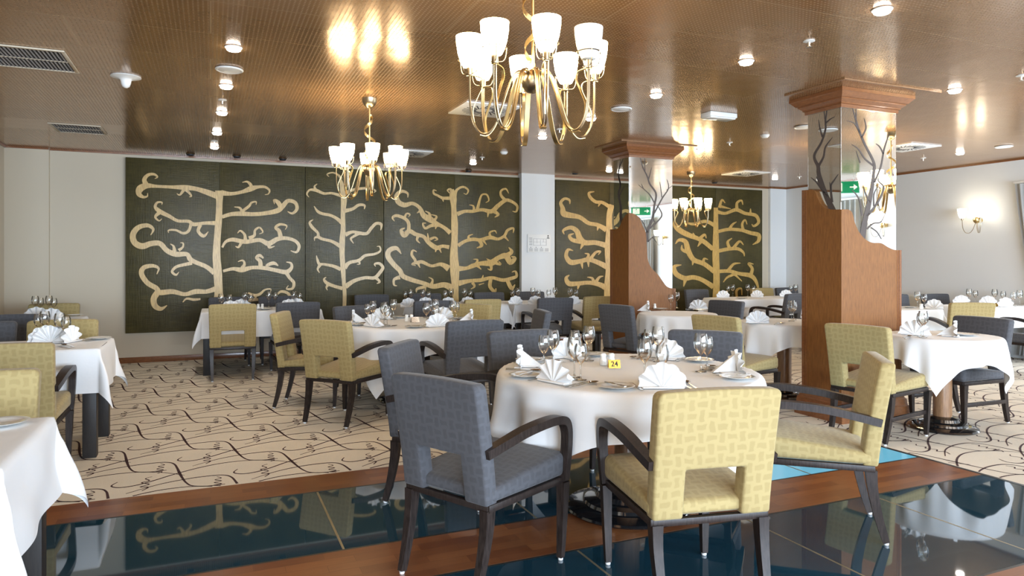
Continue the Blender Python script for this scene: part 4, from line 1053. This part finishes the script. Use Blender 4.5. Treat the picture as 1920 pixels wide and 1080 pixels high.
def setting(cx, cy, ang, rn, tbl, seat, full=1, gl=(.0, .17), plate=True):
    """one place: napkin rn from (cx,cy) toward the seat at angle ang (degrees)"""
    NSET[0] += 1; rnd = random.Random(NSET[0]*13)
    i = Vector((-cos(R(ang)), -sin(R(ang)))); r = Vector((i.y, -i.x)); o = Vector((cx, cy))-i*rn; rz = atan2(i.y, i.x)-pi/2
    def at(a, b_): p = o+i*a+r*b_; return p.x, p.y
    p = at(0, 0); item('napkin', NAP[NSET[0] % 3], *p, ZT, rz+rnd.uniform(-.2, .2), f'white fan-folded napkin {seat}, {tbl}', 'napkin', 'fan-folded napkins')
    p = at(gl[1]+.02, gl[0]-.025); item('wine_glass', GL['large'], *p, ZT, 0, f'larger wine glass {seat}, {tbl}', 'wine glass', 'wine glasses')
    p = at(gl[1]-.02, gl[0]+.05); item('wine_glass', GL['small'], *p, ZT, 0, f'smaller wine glass {seat}, {tbl}', 'wine glass', 'wine glasses')
    if plate:
        p = at(.03, -.215); item('side_plate', plate_me, *p, ZT, 0, f'white side plate {seat}, {tbl}', 'plate', 'side plates')
        if full:
            p = at(-.035, -.19); item('butter_knife', BK, *p, ZT+.0150, rz+.35, f'butter knife on the side plate {seat}, {tbl}', 'knife', 'cutlery')
    if full:
        a = rnd.uniform(-.06, .06)
        p = at(-.05, -.115); item('fork', FK, *p, ZT+.0005, rz+a, f'steel fork {seat}, {tbl}', 'fork', 'cutlery')
        p = at(-.05, .118); item('knife', KN, *p, ZT+.0005, rz+a, f'steel table knife {seat}, {tbl}', 'knife', 'cutlery')
        p = at(-.045, .148); item('spoon', SP, *p, ZT+.0005, rz+a-.05, f'steel spoon {seat}, {tbl}', 'spoon', 'cutlery')
shaker_me = MB().lathe([(.0005, .001), (.019, .001), (.021, .006), (.020, .03), (.015, .046), (.017, .052), (.017, .062), (.011, .068), (.0005, .069)], 20)
SHK = shaker_me.mesh('shaker', MAT['china'], 50)
def shakers(x, y, rz, tbl):
    dx, dy = .024*cos(rz), .024*sin(rz)
    item('salt_shaker', SHK, x-dx, y-dy, ZT, 0, f'white shaker, left one of the pair on {tbl}', 'shaker', 'salt and pepper shakers')
    item('pepper_shaker', SHK, x+dx, y+dy, ZT, 0, f'white shaker, right one of the pair on {tbl}', 'shaker', 'salt and pepper shakers')
def number_sign(x, y, rz, txt, tbl, s=1.0, plain=False):
    t = empty('table_number', (x, y, ZT), rz); tag(t, f'small folded brass number stand on {tbl}', 'table number')
    w_, h_, d_ = .033*s, .044*s, .012*s
    m = MB(); m.prism([(-d_*1.5, 0), (-d_*.2, h_), (d_*.2, h_), (d_*1.5, 0), (d_*1.3, 0), (0, h_*.93), (-d_*1.3, 0)], lambda a, b_, tt: (tt, a, b_+.0005), -w_, w_)
    m.build('brass_stand', MAT['brass'] if not plain else MAT['steel'], t, smooth=0)
    if txt:
        cu = bpy.data.curves.new('numerals', 'FONT'); cu.body = txt; cu.size = .040*s; cu.align_x = 'CENTER'; cu.align_y = 'CENTER'; cu.extrude = .0003; cu.offset = .0006
        tmp = bpy.data.objects.new('tmp', cu); COL.objects.link(tmp); dg = bpy.context.evaluated_depsgraph_get()
        me = bpy.data.meshes.new_from_object(tmp.evaluated_get(dg)); COL.objects.unlink(tmp); bpy.data.objects.remove(tmp)
        me.materials.clear(); me.materials.append(MAT['ink']); o = link('numerals', me, t)
        o.location = (0, -d_*.85-.0012, h_*.5); o.rotation_euler = (R(90-22), 0, 0)
    return t
# ================================================================== TABLE 24 (front)
AC = 'armchairs around the numbered round table'
c1 = (2.09, 3.26)
round_table(*c1, .69, .33, 'large round pedestal table with brass number 24, front of the room')
cl = round_cloth(*c1, .694, .92, R(-29), .7485, 3); tag(cl, 'white cloth on the large front round table with brass number 24', 'tablecloth', 'white tablecloths')
chair('arm', 'grey', 1.13, 2.90, 27, 'charcoal armchair in front, back to the camera, left of the mustard one', AC)
chair('arm', 'grey', 1.27, 3.84, -36, 'charcoal armchair just behind the nearest charcoal one, left of the numbered table', AC)
chair('arm', 'yellow', 1.80, 2.40, 79, 'mustard armchair in front, back to camera, nearest the camera', AC)
chair('arm', 'yellow', 2.84, 2.70, 139, 'mustard armchair at the right of the numbered table, seen from the side', AC)
chair('arm', 'grey', 2.00, 4.13, -86, 'charcoal armchair behind the numbered table, left one', AC)
chair('arm', 'grey', 2.90, 3.70, 221, 'charcoal armchair behind the numbered table, right one', AC)
TB = 'numbered round table'
for ang, rn, seat in ((201, .60, 'before nearest charcoal armchair'), (146, .60, 'before second charcoal armchair at left'), (254, .575, 'before nearest mustard armchair'), (327, .58, 'before right mustard armchair'), (98, .56, 'before back left charcoal chair'), (32, .56, 'before back right charcoal chair')):
    setting(*c1, ang, rn, TB, seat)
shakers(2.075, 3.44, -.35, TB); number_sign(2.055, 3.335, -.30, '24', 'the front round table')
# ================================================================== second round table
c2 = (1.815, 6.66); TB = 'second round table'; G2 = 'chairs around the second round table'
round_table(*c2, .69, .33, 'large round pedestal table left of centre, under the middle chandelier')
cl = round_cloth(*c2, .694, .93, R(7), .7485, 5); tag(cl, 'white cloth on the round table left of centre, under middle chandelier', 'tablecloth', 'white tablecloths')
chair('arm', 'yellow', 1.09, 6.05, 42, 'mustard armchair at second round table, back to camera, pale upper back', G2)
chair('arm', 'yellow', .90, 6.83, -20, 'mustard armchair seen side-on, leftmost at the second round table', G2)
chair('arm', 'grey', 1.95, 5.64, 94, 'charcoal armchair back to camera at the second round table', G2)
chair('arm', 'grey', 2.70, 6.28, 168, 'charcoal armchair seen edge-on right of the second round table', G2)
chair('arm', 'yellow', 2.46, 7.18, 222, 'mustard chair behind second round table at right, low behind the napkin', G2)
chair('arm', 'grey', 1.52, 7.32, -74, 'charcoal chair behind second round table at left, facing camera', G2)
for ang, rn, seat in ((215, .575, 'before back-turned mustard armchair'), (160, .58, 'before side-on mustard armchair'), (278, .57, 'before back-turned charcoal armchair'), (345, .58, 'before edge-on charcoal armchair'), (40, .56, 'before far mustard chair'), (110, .56, 'before far charcoal chair')):
    setting(*c2, ang, rn, TB, seat)
shakers(1.80, 6.74, -.1, TB); number_sign(1.82, 6.60, .1, None, 'the second round table', 1.2, True)
# ================================================================== right round table by the nearest pillar
c3 = (5.42, 3.80); TB = 'right round table'; G3 = 'chairs at the right round table'
round_table(*c3, .40, .25, 'small round pedestal table right of the nearest pillar')
cl = round_cloth(*c3, .403, .60, R(-15), .7485, 8); tag(cl, 'white cloth with hanging points on the small right round table', 'tablecloth', 'white tablecloths')
chair('side', 'yellow', 4.78, 3.86, 10, 'armless mustard chair between nearest pillar and right round table', G3)
chair('side', 'grey', 5.79, 3.93, 178, 'armless charcoal chair at far side of the right round table', G3)
def place(seat, tbl, n=None, g1=None, g2=None, pl=None, kn=None, sp=None, fk=None, nrz=0.0):
    """a place given by its items' spots (x, y) on the cloth"""
    k = NSET[0] = NSET[0]+1
    if n: item('napkin', NAP[k % 3], n[0], n[1], ZT, nrz, f'white fan-folded napkin {seat}, {tbl}', 'napkin', 'fan-folded napkins')
    if g1: item('wine_glass', GL['large'], *g1, ZT, 0, f'larger wine glass {seat}, {tbl}', 'wine glass', 'wine glasses')
    if g2: item('wine_glass', GL['small'], *g2, ZT, 0, f'smaller wine glass {seat}, {tbl}', 'wine glass', 'wine glasses')
    if pl: item('side_plate', plate_me, *pl, ZT, 0, f'white side plate {seat}, {tbl}', 'plate', 'side plates')
    if kn: item('knife', KN, kn[0], kn[1], ZT+.0005, kn[2], f'steel table knife {seat}, {tbl}', 'knife', 'cutlery')
    if sp: item('spoon', SP, sp[0], sp[1], ZT+.0005, sp[2], f'steel spoon {seat}, {tbl}', 'spoon', 'cutlery')
    if fk: item('fork', FK, fk[0], fk[1], ZT+.0005, fk[2], f'steel fork {seat}, {tbl}', 'fork', 'cutlery')
def tp(px, py): p = onz(px, py, ZT); return (p.x, p.y)
place('before the mustard chair', TB, n=(5.20, 3.88), g1=tp(1731, 633), kn=(*tp(1697, 636), R(-62)), sp=(*tp(1693, 634), R(-68)), nrz=R(-60), pl=tp(1722, 622))
place('before the charcoal chair', TB, n=tp(1793, 630), g2=tp(1727, 631), pl=tp(1812, 629), nrz=R(35))
# ================================================================== round table behind the nearest pillar
c4 = (5.22, 5.29); TB = 'round table behind nearest pillar'; G4 = 'chairs at small round tables'
round_table(*c4, .42, .25, 'small round pedestal table half hidden behind the nearest pillar')
cl = round_cloth(*c4, .423, .64, R(60), .7485, 11); tag(cl, 'white cloth on round table half hidden behind the nearest pillar', 'tablecloth', 'white tablecloths')
chair('side', 'yellow', 4.40, 5.02, 12, 'armless mustard chair left of the half hidden round table', G4)
place('in front', TB, n=tp(1421, 606), g1=tp(1484, 602), kn=(*tp(1455, 607), R(-68)), sp=(*tp(1452, 609), R(-68)), nrz=R(-25))
place('at the back', TB, g2=tp(1488, 600))
# ================================================================== central round table by the farther pillar
c5 = (4.93, 6.62); TB = 'central round table'
round_table(*c5, .43, .25, 'small round pedestal table in front of the farther pillar')
cl = round_cloth(*c5, .433, .65, R(5), .7485, 14); tag(cl, 'white cloth on the round table in front of the farther pillar', 'tablecloth', 'white tablecloths')
chair('side', 'grey', 4.42, 6.72, 14, 'armless charcoal chair left of the farther pillar', G4)
chair('side', 'grey', 5.52, 6.78, 192, 'charcoal chair right of the round table before the farther pillar', G4)
place('at the left', TB, n=tp(1216, 583), g1=tp(1269, 578), g2=tp(1258, 580), kn=(*tp(1240, 583), R(-68)), pl=tp(1240, 580), nrz=R(60))
place('at the right', TB, n=tp(1309, 579), fk=(*tp(1315, 581), R(60)), pl=tp(1313, 582), nrz=R(-50))
shakers(*tp(1229, 579), .6, TB)
# ================================================================== left row of square tables
GL_ = 'chairs at the left row of tables'
square_table(-1.85, -.555, 2.42, 3.16, 'dark four-legged table at the lower left corner of the picture')
cl = rect_cloth(-1.2025, 2.79, .6475, .37, .30, 0, .7485, 21); tag(cl, 'white cloth on the table cut by the lower left corner', 'tablecloth', 'white tablecloths')
chair('arm', 'yellow', -.95, 3.40, -90, 'mustard chair behind lower left table, facing camera, cut by frame', GL_)
place('at the visible end', 'lower left table', pl=tp(2, 797))
square_table(-1.98, -.70, 5.50, 6.25, 'dark four-legged table, second in the left row, legs in view')
cl = rect_cloth(-1.34, 5.875, .64, .375, .30, 0, .7485, 22); tag(cl, 'white cloth on the second table of the left row', 'tablecloth', 'white tablecloths')
chair('arm', 'yellow', -1.10, 5.19, 90, 'mustard armchair back to camera at the second left table', GL_)
chair('arm', 'yellow', -1.11, 6.42, -90, 'mustard chair behind the second left table, right one', GL_)
chair('arm', 'grey', -1.68, 6.42, -90, 'charcoal chair behind the second left table, cut by frame', GL_)
TB = 'second left table'
place('front right', TB, n=tp(86, 641), g1=tp(84, 634), g2=tp(72, 633), sp=(*tp(139, 651), R(30)), kn=(*tp(132, 653), R(30)), nrz=.3)
place('back right', TB, n=(-1.08, 6.05), g1=tp(112, 640), g2=tp(124, 640), pl=tp(185, 636), fk=(*tp(153, 640), R(-35)), kn=(*tp(160, 640), R(-35)), nrz=.2)
place('back left', TB, n=tp(136, 641), nrz=1.2)
square_table(-2.30, -1.24, 8.12, 8.86, 'dark four-legged table in the far left corner')
cl = rect_cloth(-1.77, 8.49, .53, .37, .24, 0, .7485, 23); tag(cl, 'white cloth on the table in the far left corner', 'tablecloth', 'white tablecloths')
chair('arm', 'grey', -1.62, 7.88, 90, 'dark charcoal armchair back to camera before the far left corner table', GL_)
chair('side', 'yellow', -1.64, 9.10, -90, 'mustard chair behind the far left corner table, shaded', GL_)
TB = 'far left corner table'
place('front left', TB, n=tp(68, 597), g1=tp(66, 590), g2=tp(76, 589), nrz=.2)
place('front right', TB, n=tp(96, 600), g1=tp(92, 589), g2=tp(101, 590), pl=tp(140, 592), nrz=.1)
# ================================================================== table below the wide tree panel
square_table(-.10, 1.27, 8.95, 9.70, 'dark four-legged table in front of the wide left tree panel')
cl = rect_cloth(.585, 9.325, .685, .375, .31, 0, .7485, 25); tag(cl, 'white cloth on the table in front of the wide left tree panel', 'tablecloth', 'white tablecloths')
GW = 'chairs at the table before the wide tree panel'
chair('side', 'yellow', .24, 8.78, 88, 'armless mustard chair back to camera before the wide left tree panel', GW)
chair('side', 'grey', .93, 8.86, 93, 'armless charcoal chair back to camera before the wide left tree panel', GW)
chair('side', 'grey', .22, 9.86, -90, 'charcoal chair behind wide-panel table, left one against the panel', GW)
chair('side', 'grey', .85, 9.86, -90, 'charcoal chair behind wide-panel table, right one against the panel', GW)
TB = 'wide-panel table'
place('front left', TB, n=(.22, 9.13), g1=tp(415, 583), g2=tp(430, 580), nrz=.1)
place('back left', TB, g1=tp(459, 578), g2=tp(470, 578), n=(.36, 9.5), nrz=3.0)
place('front right', TB, n=(.90, 9.17), g1=tp(504, 576), g2=tp(516, 574), pl=(.62, 9.12), nrz=-.1)
place('back right', TB, g1=tp(551, 576), g2=tp(562, 575), n=(1.02, 9.45), nrz=3.1)
shakers(*tp(488, 580), .1, TB)
# ================================================================== tables along the back wall
GB = 'chairs at the tables along the back wall'
def back_table(x0, x1, y0, lab, clab, seed, over=.27):
    square_table(x0, x1, y0, y0+.75, lab)
    cl = rect_cloth((x0+x1)/2, y0+.375, (x1-x0)/2, .375, over, 0, .7485, seed); tag(cl, clab, 'tablecloth', 'white tablecloths')
back_table(2.36, 3.84, 9.05, 'dark back table before the thick-trunked tree panel', 'white cloth on the back table before the thick-trunked tree panel', 31)
back_table(3.95, 5.36, 9.05, 'dark back table in front of the white pier', 'white cloth on the back table in front of the white pier', 32)
chair('arm', 'grey', 2.52, 8.55, 88, 'dark charcoal chair back to camera left at thick-trunk panel table', GB)
chair('arm', 'yellow', 3.16, 8.60, 92, 'mustard chair back to camera at the thick-trunk panel table', GB)
chair('arm', 'grey', 4.20, 8.55, 86, 'dark charcoal armchair back to camera at the pier table', GB)
chair('arm', 'yellow', 4.96, 8.66, 84, 'mustard armchair back to camera just left of the farther pillar', GB)
for x, lab in ((2.15, 'leftmost behind thick-trunk panel table'), (2.95, 'second behind thick-trunk panel table'), (3.98, 'between the two back tables, before thick-trunked tree'), (4.68, 'behind the pier table, against the white pier')):
    chair('side', 'grey', x, 9.83, -90, 'charcoal chair facing camera, '+lab, GB)
TB = 'thick-trunk panel table'
place('at the left end', TB, n=tp(766, 576), g1=tp(770, 570), g2=tp(760, 570), nrz=.1)
place('second from left', TB, n=tp(798, 574), g1=tp(793, 570), g2=tp(804, 571), nrz=-.1)
place('third from left', TB, n=tp(841, 574), g1=tp(846, 568), g2=tp(835, 569), nrz=.1)
place('at the right end', TB, n=tp(877, 573), g1=tp(871, 568), g2=tp(882, 569), nrz=0)
TB = 'pier table'
place('at the left end', TB, n=tp(967, 571), g1=tp(971, 566), g2=tp(961, 567), pl=tp(967, 572), nrz=.1)
place('second from left', TB, n=tp(1004, 571), g1=tp(999, 566), g2=tp(1010, 567), nrz=-.1)
place('third from left', TB, n=tp(1032, 570), g1=tp(1041, 565), g2=tp(1029, 567), nrz=.1)
place('at the right end', TB, n=tp(1076, 571), g1=tp(1069, 566), g2=tp(1080, 567), nrz=0)
back_table(7.50, 8.74, 8.62, 'dark four-legged back table before the rightmost tree panel', 'cream-looking cloth on the back table before the rightmost tree panel', 33)
back_table(8.80, 10.05, 8.62, 'dark four-legged back table in the far right corner, behind nearest pillar', 'white cloth on the far right corner table beside the nearest pillar', 34)
chair('arm', 'grey', 7.92, 8.22, 108, 'dark charcoal armchair back to camera before the rightmost panel table', GB)
chair('side', 'grey', 7.72, 9.52, -88, 'charcoal chair behind the rightmost panel table', GB)
chair('side', 'yellow', 9.16, 9.52, -90, 'mustard chair against the back wall right of the rightmost panel', GB)
chair('side', 'grey', 9.74, 9.52, -92, 'charcoal chair in the far right corner, just left of nearest pillar', GB)
TB = 'rightmost panel table'
place('at the left', TB, n=tp(1356, 558), g1=tp(1374, 556), g2=tp(1365, 556), nrz=-.3)
place('at the right', TB, n=tp(1420, 557.5), g1=tp(1402, 556), g2=tp(1413, 556), nrz=-.3, pl=tp(1391, 560))
place('beside the pillar edge', 'far right corner table', n=tp(1474, 556.5), g1=tp(1492, 556), g2=tp(1483, 556), nrz=-.3)
# ================================================================== tables at the right wall
GR = 'chairs at the right wall tables'
back_table(7.25, 8.42, 5.90, 'dark four-legged table right behind the nearest pillar', 'white cloth on the table right behind the nearest pillar', 41)
back_table(9.15, 10.25, 5.78, 'dark four-legged table against the white right wall', 'white cloth on the table against the white right wall', 42)
chair('arm', 'yellow', 8.28, 5.62, 62, 'mustard chair back to camera in front of the right wall tables', GR)
chair('side', 'grey', 9.20, 6.86, -90, 'dark charcoal chair by the right wall, left one of two', GR)
chair('side', 'grey', 9.86, 6.74, -95, 'dark charcoal chair by the right wall, right one of two', GR)
chair('arm', 'grey', 9.10, 5.22, 178, 'dark charcoal armchair at the right edge of the picture', GR)
TB = 'table right behind nearest pillar'
place('in front', TB, n=tp(1752, 579), g1=tp(1720, 577), g2=tp(1733, 578), nrz=-.5, pl=tp(1705, 577))
shakers(*tp(1727, 580), .4, 'table right behind the nearest pillar')
TB = 'right wall table'
place('back left', TB, n=tp(1803, 569.5), g1=tp(1817, 569), g2=tp(1829, 569), nrz=-.6, pl=tp(1846, 573))
place('back right', TB, n=tp(1853, 571), g1=tp(1865, 570), g2=tp(1881, 571), nrz=-.6)
place('front right', TB, n=tp(1886, 575), g1=tp(1912, 573), g2=tp(1900, 574), nrz=-.3)
number_sign(*tp(1871, 574.5), -.4, '2', 'the right wall table')
